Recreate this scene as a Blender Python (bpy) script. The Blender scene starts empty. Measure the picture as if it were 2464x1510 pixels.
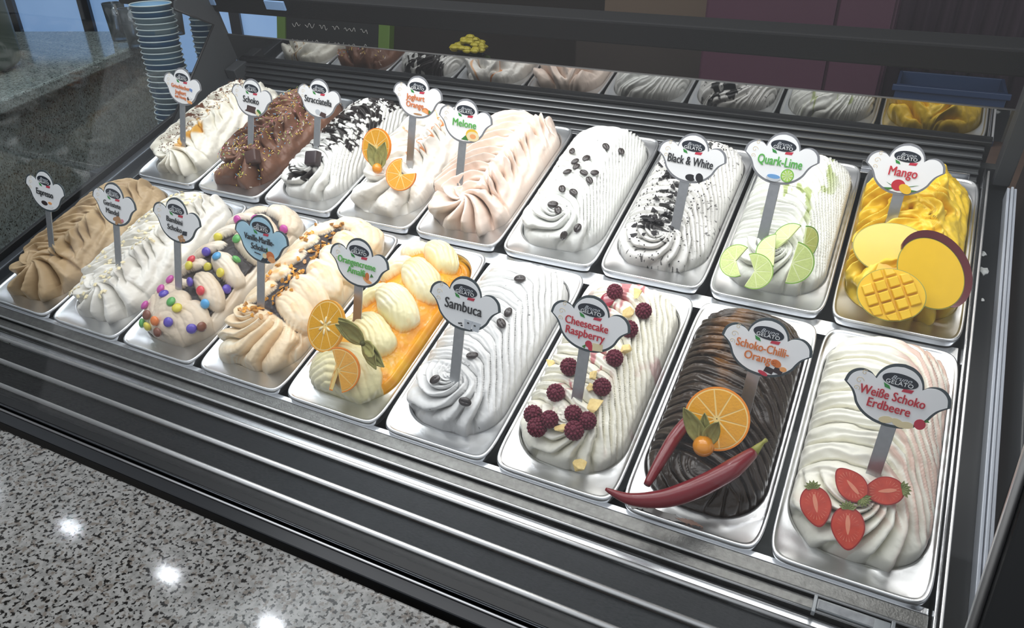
import bpy, bmesh, math, random
import numpy as np
from mathutils import Matrix, Vector
S = bpy.context.scene
C = S.collection
R_ = math.radians
random.seed(7)

# ---------------------------------------------------------------- frame of reference
# The trays slope 18 degrees towards the customer. Everything of the case is laid out on the tray plane
# (x along the case, y to the back, z off the trays) and tilted as a whole; the shop itself stays level.
TILT = R_(18)
LIFT = 1.08
G = Matrix.Translation((0, 0, LIFT)) @ Matrix.Rotation(TILT, 4, 'X')      # tray frame -> world
GW = Matrix.Translation((0, 0, LIFT))                                       # level frame -> world

# ---------------------------------------------------------------- camera
cam = bpy.data.cameras.new('camera'); camo = bpy.data.objects.new('camera', cam); C.objects.link(camo)
cam.sensor_width = 36; cam.sensor_fit = 'HORIZONTAL'; cam.lens = 1851.88 / 2464 * 36
cam.clip_start = .05; cam.clip_end = 60
right = Vector((0.89412632, 0.42309243, -0.14673416)); down = Vector((0.21498373, -0.69298741, -0.68815002)); fwd = Vector((-0.39283599, 0.58374759, -0.71057627))
mc = Matrix.Identity(4)
for i in range(3):
    mc[i][0] = right[i]; mc[i][1] = -down[i]; mc[i][2] = -fwd[i]
mc[0][3], mc[1][3], mc[2][3] = 1.41649, -0.43243, 0.83041
camo.matrix_world = G @ mc
S.camera = camo

# ---------------------------------------------------------------- light and exposure
S.view_settings.view_transform = 'Standard'; S.view_settings.look = 'None'
S.view_settings.exposure = 0.05; S.view_settings.gamma = 1; S.view_settings.use_curve_mapping = False
S.render.film_transparent = False
S.cycles.max_bounces = 8; S.cycles.transparent_max_bounces = 12; S.cycles.caustics_reflective = False; S.cycles.caustics_refractive = False
w = bpy.data.worlds.new('shop_ambience'); S.world = w; w.use_nodes = True
w.node_tree.nodes['Background'].inputs[0].default_value = (.84, .87, .92, 1)
w.node_tree.nodes['Background'].inputs[1].default_value = .64

def area(name, loc, sx, sy, power, col=(1, 1, 1), aim=None, level=False, spread=180):
    l = bpy.data.lights.new(name, 'AREA'); l.shape = 'RECTANGLE'; l.size = sx; l.size_y = sy; l.energy = power; l.color = col; l.spread = R_(spread)
    o = bpy.data.objects.new(name, l); C.objects.link(o)
    m = Matrix.Translation(loc)
    if aim is not None:
        m = m @ (Vector(aim) - Vector(loc)).to_track_quat('-Z', 'Y').to_matrix().to_4x4()
    o.matrix_world = (GW if level else G) @ m
    return o
area('case_light', (1.02, .36, .72), 1.2, .16, 3.3, (1, .99, .965), aim=(1.02, .30, 0))
area('case_raking_fill', (1.0, .64, .58), 1.4, .08, 1.9, (1, .985, .96), aim=(1.0, .38, 0))  # added strip, rakes from behind so the folds shade
area('case_back_fill', (.95, .74, .44), 1.4, .05, 1.6, (1, .97, .92), aim=(.95, .62, 0))  # added fill for the ice cream backs seen in the mirror
area('left_counter_fill', (-.3, .5, 1.7), 1.0, 1.0, 9, (.9, .97, 1), aim=(-.9, .7, -.1), level=True)  # added fill to brighten the left granite counter
area('rear_counter_fill', (.3, 1.3, 1.7), 2.4, .5, 9, (1, .93, .85), aim=(.3, 2.2, 0), level=True)  # added warm fill to brighten the rear counter
area('room_light', (.9, -.3, 2.0), 3.0, 1.2, 23, (.97, .98, 1), aim=(.8, .1, 0), level=True)

# ---------------------------------------------------------------- helpers
def srgb(c):
    if isinstance(c, str): c = tuple(int(c[i:i + 2], 16) / 255 for i in (0, 2, 4))
    return tuple(x / 12.92 if x <= .04045 else ((x + .055) / 1.055) ** 2.4 for x in c)
_m = {}
def mat(name, col=(.8, .8, .8), rough=.5, metal=0., emit=0., noise=0., nscale=200., bump=0., bscale=300., coat=0., spec=.5, trans=0., vcol=False, sss=0., scale3=None, col2=None):
    if name in _m: return _m[name]
    m = bpy.data.materials.new(name); m.use_nodes = True; nt = m.node_tree; b = nt.nodes['Principled BSDF']; L = nt.links
    lin = srgb(col)
    b.inputs['Base Color'].default_value = (*lin, 1); b.inputs['Roughness'].default_value = rough; b.inputs['Metallic'].default_value = metal
    b.inputs['Coat Weight'].default_value = coat; b.inputs['Coat Roughness'].default_value = .12; b.inputs['Specular IOR Level'].default_value = spec
    b.inputs['Transmission Weight'].default_value = trans
    if sss: b.inputs['Subsurface Weight'].default_value = sss; b.inputs['Subsurface Radius'].default_value = (1, .8, .6); b.inputs['Subsurface Scale'].default_value = .004
    if emit: b.inputs['Emission Color'].default_value = (*lin, 1); b.inputs['Emission Strength'].default_value = emit
    tc = nt.nodes.new('ShaderNodeTexCoord'); mp = nt.nodes.new('ShaderNodeMapping'); L.new(tc.outputs['Object'], mp.inputs[0])
    if scale3: mp.inputs['Scale'].default_value = scale3
    if vcol:
        a = nt.nodes.new('ShaderNodeVertexColor'); a.layer_name = 'Col'; L.new(a.outputs[0], b.inputs['Base Color'])
    elif noise or col2:
        n = nt.nodes.new('ShaderNodeTexNoise'); n.inputs['Scale'].default_value = nscale; n.inputs['Detail'].default_value = 4; L.new(mp.outputs[0], n.inputs['Vector'])
        mx = nt.nodes.new('ShaderNodeMix'); mx.data_type = 'RGBA'; L.new(n.outputs[0], mx.inputs[0])
        c2 = srgb(col2) if col2 else lin
        mx.inputs[6].default_value = (*[max(0, x * (1 - noise)) for x in lin], 1); mx.inputs[7].default_value = (*[min(1, x * (1 + noise)) for x in c2], 1)
        L.new(mx.outputs[2], b.inputs['Base Color'])
    if bump:
        n2 = nt.nodes.new('ShaderNodeTexNoise'); n2.inputs['Scale'].default_value = bscale; n2.inputs['Detail'].default_value = 3; L.new(mp.outputs[0], n2.inputs['Vector'])
        bp = nt.nodes.new('ShaderNodeBump'); bp.inputs['Strength'].default_value = bump; bp.inputs['Distance'].default_value = .001
        L.new(n2.outputs[0], bp.inputs['Height']); L.new(bp.outputs[0], b.inputs['Normal'])
    _m[name] = m; return m

def mesh_obj(name, verts, faces, m=None, parent=None, smooth=False, cols=None):
    me = bpy.data.meshes.new(name); me.from_pydata([tuple(v) for v in verts], [], faces)
    if smooth: me.shade_smooth()
    if m: me.materials.append(m)
    if cols is not None:
        a = me.color_attributes.new('Col', 'FLOAT_COLOR', 'POINT'); c4 = np.ones((len(verts), 4), np.float32); c4[:, :3] = cols; a.data.foreach_set('color', c4.ravel())
    o = bpy.data.objects.new(name, me); C.objects.link(o)
    if parent: o.parent = parent
    return o
def bm_obj(name, bm, m, parent=None, smooth=False):
    me = bpy.data.meshes.new(name); bmesh.ops.recalc_face_normals(bm, faces=bm.faces); bm.to_mesh(me); bm.free()
    if smooth: me.shade_smooth()
    if m: me.materials.append(m)
    o = bpy.data.objects.new(name, me); C.objects.link(o)
    if parent: o.parent = parent
    return o
LEVEL = set()
def tag(o, label=None, cat=None, group=None, kind=None, level=False):
    if label: o['label'] = label
    if cat: o['category'] = cat
    if group: o['group'] = group
    if kind: o['kind'] = kind
    if level: LEVEL.add(o.name)
    return o
def empty(name, loc=(0, 0, 0), rot=None, label=None, cat=None, group=None, kind=None, level=False):
    o = bpy.data.objects.new(name, None); C.objects.link(o); o.empty_display_size = .01
    m = Matrix.Translation(loc)
    if rot is not None: m = m @ rot
    o.matrix_basis = m
    return tag(o, label, cat, group, kind, level)
def box(bm, x0, x1, y0, y1, z0, z1, bev=0., seg=2, rot=None):
    r = bmesh.ops.create_cube(bm, size=1)
    mt = Matrix.Translation(((x0 + x1) / 2, (y0 + y1) / 2, (z0 + z1) / 2)) @ Matrix.Diagonal((x1 - x0, y1 - y0, z1 - z0, 1))
    bmesh.ops.transform(bm, matrix=mt, verts=r['verts'])
    if bev:
        es = list({e for v in r['verts'] for e in v.link_edges})
        g = bmesh.ops.bevel(bm, geom=es, offset=bev, segments=seg, affect='EDGES', profile=.5)
        vs = list({v for f in g['faces'] for v in f.verts} | {v for v in r['verts'] if v.is_valid})
    else: vs = r['verts']
    if rot is not None:
        allv = {v for v in vs if v.is_valid}
        bmesh.ops.transform(bm, matrix=rot, verts=list(allv))
    return vs
def box_obj(name, x0, x1, y0, y1, z0, z1, m, parent=None, bev=0., smooth=False):
    bm = bmesh.new(); box(bm, x0, x1, y0, y1, z0, z1, bev); return bm_obj(name, bm, m, parent, smooth)
def tube(pts, rad, n=10, cap=True):
    pts = [Vector(p) for p in pts]; rr = rad if isinstance(rad, (list, tuple)) else [rad] * len(pts)
    V = []; F = []; up = Vector((0, 0, 1))
    prev = None
    for i, p in enumerate(pts):
        d = (pts[min(i + 1, len(pts) - 1)] - pts[max(i - 1, 0)]).normalized()
        a = d.cross(up) if prev is None else prev - d * prev.dot(d)
        if a.length < 1e-5: a = d.cross(Vector((0, 1, 0)))
        a.normalize(); b = d.cross(a); prev = a
        for k in range(n):
            t = 2 * math.pi * k / n; V.append(p + (a * math.cos(t) + b * math.sin(t)) * rr[i])
    for i in range(len(pts) - 1):
        for k in range(n):
            F.append((i * n + k, i * n + (k + 1) % n, (i + 1) * n + (k + 1) % n, (i + 1) * n + k))
    if cap: F.append(tuple(range(n))[::-1]); F.append(tuple(range((len(pts) - 1) * n, len(pts) * n)))
    return V, F
def merge(parts):
    V = []; F = []
    for v, f in parts:
        o = len(V); V += list(v); F += [tuple(i + o for i in q) for q in f]
    return V, F
def catmull(P, closed=False, n=6):
    P = [Vector(p) for p in P]; out = []; N = len(P)
    rng = range(N) if closed else range(N - 1)
    for i in rng:
        g = (lambda k: P[k % N]) if closed else (lambda k: P[max(0, min(N - 1, k))])
        a, b, c, d = g(i - 1), g(i), g(i + 1), g(i + 2)
        for k in range(n):
            t = k / n
            out.append(.5 * ((2 * b) + (c - a) * t + (2 * a - 5 * b + 4 * c - d) * t * t + (3 * b - a - 3 * c + d) * t ** 3))
    if not closed: out.append(P[-1])
    return out
def sphere(bm, r, m, u=16, v=10):
    g = bmesh.ops.create_uvsphere(bm, u_segments=u, v_segments=v, radius=r); bmesh.ops.transform(bm, matrix=m, verts=g['verts']); return g['verts']
def copy_tree(o, parent=None, level=None):
    c = o.copy(); C.objects.link(c); c.parent = parent
    for ch in list(o.children): copy_tree(ch, c)
    return c

# noise ---------------------------------------------------------------
def vnoise(x, y, seed=0):
    xi = np.floor(x).astype(np.int64); yi = np.floor(y).astype(np.int64); fx = x - xi; fy = y - yi
    fx = fx * fx * (3 - 2 * fx); fy = fy * fy * (3 - 2 * fy)
    def h(a, b):
        n = (a * 374761393 + b * 668265263 + seed * 1442695041) & 0x7fffffff
        n = ((n ^ (n >> 13)) * 1274126177) & 0x7fffffff
        return ((n ^ (n >> 16)) & 0xffff) / 65535.
    return (h(xi, yi) * (1 - fx) + h(xi + 1, yi) * fx) * (1 - fy) + (h(xi, yi + 1) * (1 - fx) + h(xi + 1, yi + 1) * fx) * fy
def fbm(x, y, sc, seed=0, oc=3):
    t = 0; a = 1; n = 0
    for k in range(oc): t = t + a * (vnoise(x * sc * 2 ** k + 31.7 * k, y * sc * 2 ** k + 11.3 * k, seed + k) - .5) * 2; n += a; a *= .5
    return t / n
def sm(a, b, x):
    t = np.clip((x - a) / (b - a), 0, 1); return t * t * (3 - 2 * t)
def saw(ph, sh=.78):
    f = ph - np.floor(ph)
    g = np.minimum(f, 1 - f)
    return np.where(f < sh, (np.sin((f / sh) * np.pi / 2)) ** .9, np.cos((f - sh) / (1 - sh) * np.pi / 2)) - .5 - .55 * np.exp(-(g / .07) ** 2)
def rnd_ridge(ph): return np.abs(np.sin(ph * np.pi)) ** .8 - .5

# ---------------------------------------------------------------- materials
STEEL = mat('brushed_steel', 'd8dadd', .22, 1., noise=.06, nscale=60, bump=.08, bscale=900, scale3=(1, .05, 1))
PANM = mat('pan_steel', 'eef0f2', .3, 1., noise=.05, nscale=30, bump=.05, bscale=700)
DSTEEL = mat('dull_steel', '6a6e70', .38, .9, noise=.12, nscale=25, bump=.15, bscale=500, scale3=(.2, 1, 1))
CHROME = mat('polished_trim', 'f6f6f6', .42, 1.)
DARK = mat('black_anodised_frame', '0f1113', .4, .1)
GREYM = mat('grey_powder_coat', '3c3f42', .55, .1, noise=.08)
STAIN = mat('stained_rail_steel', '6c6c6a', .34, .85, noise=.45, nscale=160, bump=.25, bscale=400)
def granite(name, base, dark, warm, sc=1., dk=.6):
    m = bpy.data.materials.new(name); m.use_nodes = True; nt = m.node_tree; L = nt.links; b = nt.nodes['Principled BSDF']
    tc = nt.nodes.new('ShaderNodeTexCoord')
    def nz(s, d, lo, hi):
        n = nt.nodes.new('ShaderNodeTexNoise'); n.inputs['Scale'].default_value = s * sc; n.inputs['Detail'].default_value = d; L.new(tc.outputs['Object'], n.inputs['Vector'])
        r = nt.nodes.new('ShaderNodeValToRGB'); r.color_ramp.elements[0].position = lo; r.color_ramp.elements[1].position = hi; L.new(n.outputs[0], r.inputs[0]); return r.outputs[0]
    def mix(f, a, c):
        x = nt.nodes.new('ShaderNodeMix'); x.data_type = 'RGBA'; L.new(f, x.inputs[0])
        if isinstance(a, tuple): x.inputs[6].default_value = (*a, 1)
        else: L.new(a, x.inputs[6])
        x.inputs[7].default_value = (*c, 1); return x.outputs[2]
    c = mix(nz(90, 3, .45, .6), srgb(base), tuple(.72 * v for v in srgb(base)))
    c = mix(nz(150, 2, .56, .64), c, srgb(warm))
    c = mix(nz(190, 4, dk, dk + .06), c, srgb(dark))
    L.new(c, b.inputs['Base Color']); b.inputs['Roughness'].default_value = .07; b.inputs['Specular IOR Level'].default_value = .5
    return m
GRAN = granite('speckled_granite', '90908e', '201f1e', '6e6862', .9, .535)
GRAN2 = granite('green_grey_granite', '9aa5a2', '2a2c2c', '6c706a', .95, .58)

# ---------------------------------------------------------------- large structure: shop shell (level frame)
def lbox(name, *a, **k):
    o = box_obj(name, *a, **k); LEVEL.add(o.name); return o
FLOOR = mat('shop_floor_tile', '54504c', .35, noise=.15, nscale=6)
tag(lbox('floor', -5, 5, -4, 4.2, -LIFT - .1, -LIFT, FLOOR), kind='structure')
WALL = mat('dark_back_wall', '3b332e', .6, noise=.2, nscale=3)
tag(lbox('wall_back', -5, 5, 4.0, 4.2, -LIFT, 2.0, WALL), kind='structure')
tag(lbox('ceiling', -5, 5, .0, 4.2, 2.02, 2.12, mat('ceiling_paint', '4a4a4c', .8)), kind='structure')

# window behind the left counter: blue daylight panes with dark mullions
wi = empty('window_1', (-3.35, 3.2, 0), Matrix.Rotation(R_(28), 4, 'Z'), kind='structure', level=True)
SKYM = mat('daylight_pane', '7fa6d8', .3, emit=.55, noise=.25, nscale=2.2, col2='b8d0ee')
WINF = mat('window_frame_dark', '10151d', .4)
for k in range(6):
    box_obj('pane', -1.35 + k * .5, -.9 + k * .5, 0, .02, -.55, .75, SKYM, wi)
    box_obj('mullion', -.91 + k * .5, -.84 + k * .5, -.04, .06, -.7, .9, WINF, wi)
box_obj('transom', -1.4, 1.7, -.05, .05, -.62, -.54, WINF, wi)
box_obj('header', -1.4, 1.7, -.05, .05, .72, .95, WINF, wi)
bm = bmesh.new()
for k in range(20): box(bm, -1.35 + k * .13, -1.34 + k * .13, .05, .06, -.5, -.1)
box(bm, -1.4, 1.4, .05, .06, -.1, -.08)
bm_obj('railing', bm, WINF, wi)
lbox('wall_left', -5, -4.9, -4, 4.2, -LIFT, 2.0, mat('left_wall', '2c2f33', .7)); tag(bpy.data.objects['wall_left'], kind='structure')

# rear work counter behind the case; things on it stand in for room reflections
tag(lbox('rear_counter', -1.34, 2.2, 1.75, 2.6, -LIFT, -.12, mat('brown_wood_counter', '6e5a4d', .4, noise=.35, nscale=8, scale3=(.3, 3, 1)), bev=.004), 'brown wooden rear work counter behind the display case', 'counter')
bd = empty('menu_board', (-1.0, 2.28, -.12), Matrix.Rotation(R_(-12), 4, 'X'), 'black chalk menu board with a green frame behind the case', 'menu board', level=True)
BLK = mat('blackboard', '131413', .5, noise=.3, nscale=4); GRN = mat('green_board_frame', '54702a', .5, noise=.1)
box_obj('writing_surface', -.30, .26, .0, .02, .0, .5, BLK, bd)
for a in ((-.34, -.29, -.01, .03, 0, .5), (.25, .31, -.01, .03, 0, .5), (-.34, .31, -.01, .03, .5, .55)): box_obj('frame_rail', *a, GRN, bd, bev=.003)
CH = mat('chalk', 'b9b9b4', .9)
parts = []
rg = random.Random(3)
for ln, zz in enumerate((.30, .24, .17, .10)):
    x = -.25
    while x < .2:
        pts = [(x + k * .008, -.003, zz + .012 * math.sin(k * 1.9 + rg.random() * 2) * (1 if k % 2 else .6)) for k in range(rg.randint(4, 9))]
        parts.append(tube(catmull(pts, n=3), .0013, 4)); x += len(pts) * .008 + .02
v, f = merge(parts); o = mesh_obj('chalk_handwriting', v, f, CH, bd); o['kind'] = 'stuff'
# flower pot
fp = empty('flower_pot', (-.165, 2.1, -.12), Matrix.Diagonal((.95, .95, 1.35, 1)), 'dark round pot of yellow flowers on the rear counter', 'flower pot', level=True)
v = []; F = []
for j, (r, z) in enumerate(((.05, 0), (.062, .1), (.066, .1), (.066, .115), (.058, .115), (.05, .09))):
    for k in range(20): a = k * math.pi / 10; v.append((r * math.cos(a), r * math.sin(a), z))
for j in range(5):
    for k in range(20): F.append((j * 20 + k, j * 20 + (k + 1) % 20, j * 20 + 20 + (k + 1) % 20, j * 20 + 20 + k))
F.append(tuple(range(20))[::-1]); F.append(tuple(range(100, 120)))
mesh_obj('pot', v, F, mat('dark_ceramic', '16170f', .3), fp, True)
bm = bmesh.new()
for k in range(40):
    a = rg.random() * 6.28; rr = .075 * (rg.random() if k < 20 else math.sqrt(rg.random()))
    sphere(bm, .016, Matrix.Translation((rr * math.cos(a), rr * math.sin(a), .125 + .03 * (1 - rr / .085) + rg.random() * .012)) @ Matrix.Diagonal((1.3, 1, .45, 1)), 6, 4)
o = bm_obj('blossom_cluster', bm, mat('yellow_petals', 'b5a834', .6), fp); o['kind'] = 'stuff'
bm = bmesh.new()
for k in range(24):
    a = rg.random() * 6.28; rr = .07
    sphere(bm, .016, Matrix.Translation((rr * math.cos(a), rr * math.sin(a), .105)) @ Matrix.Rotation(a, 4, 'Z') @ Matrix.Diagonal((1.4, .5, .3, 1)), 6, 4)
o = bm_obj('foliage', bm, mat('dark_leaves', '2c3a18', .6), fp); o['kind'] = 'stuff'
pc = empty('storage_cabinet', (1.0, 2.35, -.12), None, 'dull purple cabinet with a door seam behind the glass', 'cabinet', level=True)
PUR = mat('purple_laminate', '4b2a3c', .45, noise=.12, nscale=5)
box_obj('cabinet_body', -.3, .34, 0, .3, 0, .5, PUR, pc, bev=.004)
box_obj('door', -.29, .15, -.02, 0, .01, .49, PUR, pc, bev=.003); box_obj('door', .16, .33, -.02, 0, .01, .49, PUR, pc, bev=.003)
bb = empty('crate', (1.55, 2.2, -.12), None, 'dark blue plastic crate at the right end of the rear counter', 'crate', level=True)
BLU = mat('blue_plastic', '1d3558', .45)
for a in ((-.16, .16, -.01, 0, 0, .17), (-.16, .16, .2, .21, 0, .17), (-.16, -.15, 0, .2, 0, .17), (.15, .16, 0, .2, 0, .17)): box_obj('side_wall', *a, BLU, bb, bev=.002)
box_obj('base', -.15, .15, 0, .2, 0, .01, BLU, bb); box_obj('rim', -.17, .17, -.02, -.008, .15, .17, BLU, bb, bev=.003)
# sheet standing in for a shirt's reflection in the glass; pale box behind
cv = []; cf = []
NX = 120
for i in range(NX + 1):
    for j in range(2): cv.append((.95 + i * .012, 3.2 + .02 * math.sin(i * .9) + .01 * math.sin(i * 2.3), -.6 + j * 1.6))
for i in range(NX): cf.append((2 * i, 2 * i + 2, 2 * i + 3, 2 * i + 1))
cu = mesh_obj('shirt_reflection', cv, cf, mat('plum_fabric', '3a2a36', .9, noise=.3, nscale=40, scale3=(1, 1, .02)), None, True)
md = cu.modifiers.new('thickness', 'SOLIDIFY'); md.thickness = .004
tag(cu, 'plum brown ribbed sheet standing in for a reflected shirt at back right', 'shirt_reflection', level=True)
tag(lbox('cardboard_box', .1, .85, 2.9, 3.3, -.0, .75, mat('kraft_board', '6a5b4d', .8, noise=.1), bev=.005), 'dim beige box behind the top edge of the case', 'box')
lbox('shelf_unit', .0, 1.0, 2.8, 3.4, -LIFT, -.0, WALL, bev=.01); tag(bpy.data.objects['shelf_unit'], 'dark low shelf unit behind the rear counter', 'shelf')

# granite counter at the left, seen through the side glass: nosing runs back at an angle
gc = empty('granite_counter', (-.76, .565, 0), Matrix.Rotation(math.atan2(.535, -.24), 4, 'Z'), 'grey green speckled granite counter beyond the left side glass', 'counter', level=True)
# local x runs towards the back-left/right line, -y is towards the case
gl = gc
box_obj('worktop', -.6, 1.1, .0, 1.3, .1, .135, GRAN2, gl, bev=.006)
box_obj('front_panel', -.6, 1.1, .04, .07, -LIFT, .1, GRAN2, gl)
gr = empty('coffee_grinder', (-1.13, .80, .135), Matrix.Rotation(R_(30), 4, 'Z'), 'rounded olive grey appliance housing at the far left edge', 'appliance', level=True)
bm = bmesh.new(); box(bm, -.28, .06, -.12, .12, 0, .42, .05, 4); bm_obj('housing', bm, mat('olive_enamel', '5d655c', .3), gr, True)
box_obj('control_strip', -.1, .04, -.124, -.118, .12, .16, DARK, gr, bev=.002)
GL = mat('drinking_glass', 'cfdbe0', .05, trans=.9, spec=.6)
def lathe(name, prof, m, parent=None, n=24):
    V = []; F = []
    for r, z in prof:
        for k in range(n): a = 2 * math.pi * k / n; V.append((r * math.cos(a), r * math.sin(a), z))
    for j in range(len(prof) - 1):
        for k in range(n): F.append((j * n + k, j * n + (k + 1) % n, (j + 1) * n + (k + 1) % n, (j + 1) * n + k))
    return mesh_obj(name, V, F, m, parent, True)
for i, (x, y, lb) in enumerate(((-1.22, 1.35, 'clear tall glass nearest the olive appliance'), (-1.12, 1.52, 'clear tall glass behind the other two'), (-1.05, 1.28, 'clear tall glass closest to the blue cups'))):
    g = lathe('glass_tumbler', ((.0, 0), (.03, 0), (.038, .13), (.036, .13), (.028, .006), (0, .006)), GL)
    g.location = (x, y, .136); tag(g, lb, 'glass', 'tall glasses on the granite counter', level=True)

# cup stacks standing beside the case, outside the side glass
sh = lbox('side_shelf', -.23, -.065, .42, .92, .05, .07, GREYM, bev=.003); tag(sh, 'grey side shelf carrying the cup stacks', 'shelf')
lbox('side_cabinet', -.21, -.075, .44, .90, -LIFT, .05, GREYM, bev=.003); tag(bpy.data.objects['side_cabinet'], 'grey support cabinet below the side shelf', 'cabinet')
PAPER = [mat('blue_striped_cup', '2f6f9e', .45), mat('pale_cup', '7e98a4', .45), mat('mid_blue_cup', '5a86a4', .45)]
LIPM = mat('cup_lip', 'b9c4c4', .4)
def cup_stack(x, y, r, n, dz, label, zb=.07):
    for k in range(n):
        z = zb + k * dz
        c = lathe('paper_cup', ((.0, .0), (r * .72, 0), (r * .965, .0 + .055), (r * .99, .055)), PAPER[(k * 7 // 3) % 3], None, 28)
        l = mesh_obj('lip', *tube([(r * math.cos(a), r * math.sin(a), .056) for a in [i * 2 * math.pi / 28 for i in range(29)]], .0016, 5, False), LIPM, c, True)
        c.location = (x + .002 * math.sin(k * 1.3), y + .002 * math.cos(k), z)
        tag(c, label, 'paper cup', label.replace('one of the ', '').replace('nested ', ''), level=True)
cup_stack(-.125, .61, .044, 24, .0125, 'one of the nested blue striped paper cups in the tall front stack')
cup_stack(-.125, .745, .030, 24, .0125, 'one of the nested narrow blue paper cups in the rear stack')

# granite ledge in front of the case
gd = empty('granite_ledge', (0, 0, 0), None, 'polished white and black speckled granite ledge in front of the case', 'ledge', level=True)
box_obj('ledge_slab', -.45, 2.6, -1.3, -.165, -.13, -.1, GRAN, gd, bev=.003)
box_obj('ledge_front', -.45, 2.6, -1.27, -1.24, -LIFT, -.13, GRAN, gd)
# ceiling downlights mirrored in the ledge
LAMP = mat('lamp_diffuser', 'f4f8ff', .5, emit=110)
for i, x in enumerate((-2.45, -1.78, -1.11, -.50, .12, .74)):
    cl = empty('ceiling_lamp', (x, .82, 1.9), None, 'round recessed downlight above the display case, %s from the left' % ('first', 'second', 'third', 'fourth', 'fifth', 'sixth')[i], 'ceiling lamp', 'row of ceiling downlights', level=True)
    lathe('housing', ((.0, .07), (.09, .07), (.09, 0), (.075, 0), (.07, .03), (0, .03)), DARK, cl)
    bm = bmesh.new(); box(bm, -.05, .05, -.025, .025, -.002, .008); bm_obj('diffuser', bm, LAMP, cl)

# ---------------------------------------------------------------- the display case (tray frame)
X0, X1 = -.03, 1.585
case = empty('display_case', (.8, .37, -.1), None, 'stainless steel refrigerated ice cream display case with sloping front', 'display case')
off = Vector((-.8, -.37, .1))
def cbox(name, x0, x1, y0, y1, z0, z1, m, bev=0., parent=None, rx=0., smooth=False):
    """a box of the case; rx tips it about its own x axis"""
    cy, cz = (y0 + y1) / 2, (z0 + z1) / 2; cx = (x0 + x1) / 2
    o = box_obj(name, x0 - cx, x1 - cx, y0 - cy, y1 - cy, z0 - cz, z1 - cz, m, parent or case, bev, smooth)
    o.location = Vector((cx, cy, cz)) + off; o.rotation_euler = (rx, 0, 0); return o
def crod(name, y, z, r, x0, x1, m=CHROME, parent=None):
    v, f = tube([(x0, 0, 0), (x1, 0, 0)], r, 12); o = mesh_obj(name, v, f, m, parent or case, True); o.location = Vector((0, y, z)) + off; return o
XE = 1.556
XL = -.10
cbox('tank', -.03, 1.58, -.02, .79, -.16, -.13, DSTEEL)
cbox('tank_wall', -.03, 1.6, .775, .79, -.15, .0, DSTEEL)
cbox('front_wall', XL, 1.62, -.155, -.13, -.16, -.03, DARK)
# tray supports under the pans
for y0, y1, z in ((-.002, .006, -.012), (.358, .386, -.016), (.738, .748, -.012)):
    cbox('support_bar', -.02, XE, y0, y1, z - .012, z, STEEL, .001)
# stepped front: stained risers, polished edges, two air louvres
cbox('front_riser', XL, XE, -.020, -.003, -.030, -.0095, STAIN, .001)
crod('edge_trim', -.0215, -.0095, .0016, XL, XE)
cbox('front_riser', XL, XE, -.036, -.0235, -.034, -.0155, STAIN, .001)
crod('edge_trim', -.0375, -.0145, .0016, XL, XE)
cbox('drip_channel', XL, XE + .01, -.053, -.039, -.036, -.0265, STEEL, .003)
crod('edge_trim', -.0555, -.0200, .0030, XL, XE + .01)
LOUV = mat('louvre_steel', '232527', .34, .8, noise=.1, nscale=30, bump=.1, bscale=600, scale3=(.3, 1, 1))
for y0, y1, z in ((-.090, -.0585, -.0245), (-.1275, -.0955, -.0285)):
    cbox('louvre_slat', XL, 1.6, y0, y1, z - .004, z, LOUV, .0008)
crod('edge_trim', -.0925, -.0235, .0038, XL, 1.6)
crod('edge_trim', -.1300, -.0275, .0038, XL, 1.6)
cbox('shadow_gap', XL, 1.6, -.139, -.132, -.042, -.037, DARK)
crod('bumper_tube', -.1480, -.0385, .0085, XL, 1.62, mat('bumper_steel', 'c5ccd4', .2, 1.))
crod('edge_trim', -.1600, -.0465, .0018, XL, 1.62)
cbox('kick_panel', XL, 1.62, -.178, -.158, -.125, -.049, mat('smoked_panel', '1b1e22', .25, .1), .002)
# rear grille: sloping bank of louvres rising to the mirror
gr0 = Vector((0, .752, -.012)); gr1 = Vector((0, .790, .036))
NSL = 5
GRILLE = mat('grille_steel', '4a4c4e', .38, .85)
cbox('grille_back', -.02, 1.56, .79, .796, -.03, .04, DARK)
for k in range(NSL):
    p = gr0.lerp(gr1, (k + .35) / NSL)
    cbox('grille_slat', -.012, 1.552, p.y - .004, p.y + .008, p.z - .003, p.z + .001, GRILLE, .0012, rx=R_(18))
    crod('slat_edge', p.y - .0045, p.z - .002, .0014, -.012, 1.552, mat('grille_edge', '9a9c9e', .4, 1.))
cbox('grille_top', -.02, 1.56, .786, .800, .034, .040, DARK, .001)
cbox('name_plate', 1.38, 1.54, .748, .7495, -.012, .004, STEEL, .0005)
# mirror glass strip: real reflection of the rear pans
mir = cbox('mirror_strip', -.055, 1.62, .7955, .8005, .038, .095, mat('smoked_mirror', 'a8a8a8', .03, 1.))
cbox('mirror_edge', -.055, 1.66, .795, .799, .0948, .0962, mat('mirror_edge_strip', '8a8c8e', .4, 1.), .0003)
# black top beam of the case and pale blue tabs put in for reflections on it
cbox('top_beam', -.35, 2.0, .79, .83, .152, .196, mat('matt_black_beam', '0b0c0e', .7, spec=.2), .004)
for x0 in (-.075, .13): cbox('beam_reflection_tab', x0, x0 + .055, .786, .79, .170, .19, mat('pale_blue_reflection', '7f9fc8', .3), .001)
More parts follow.
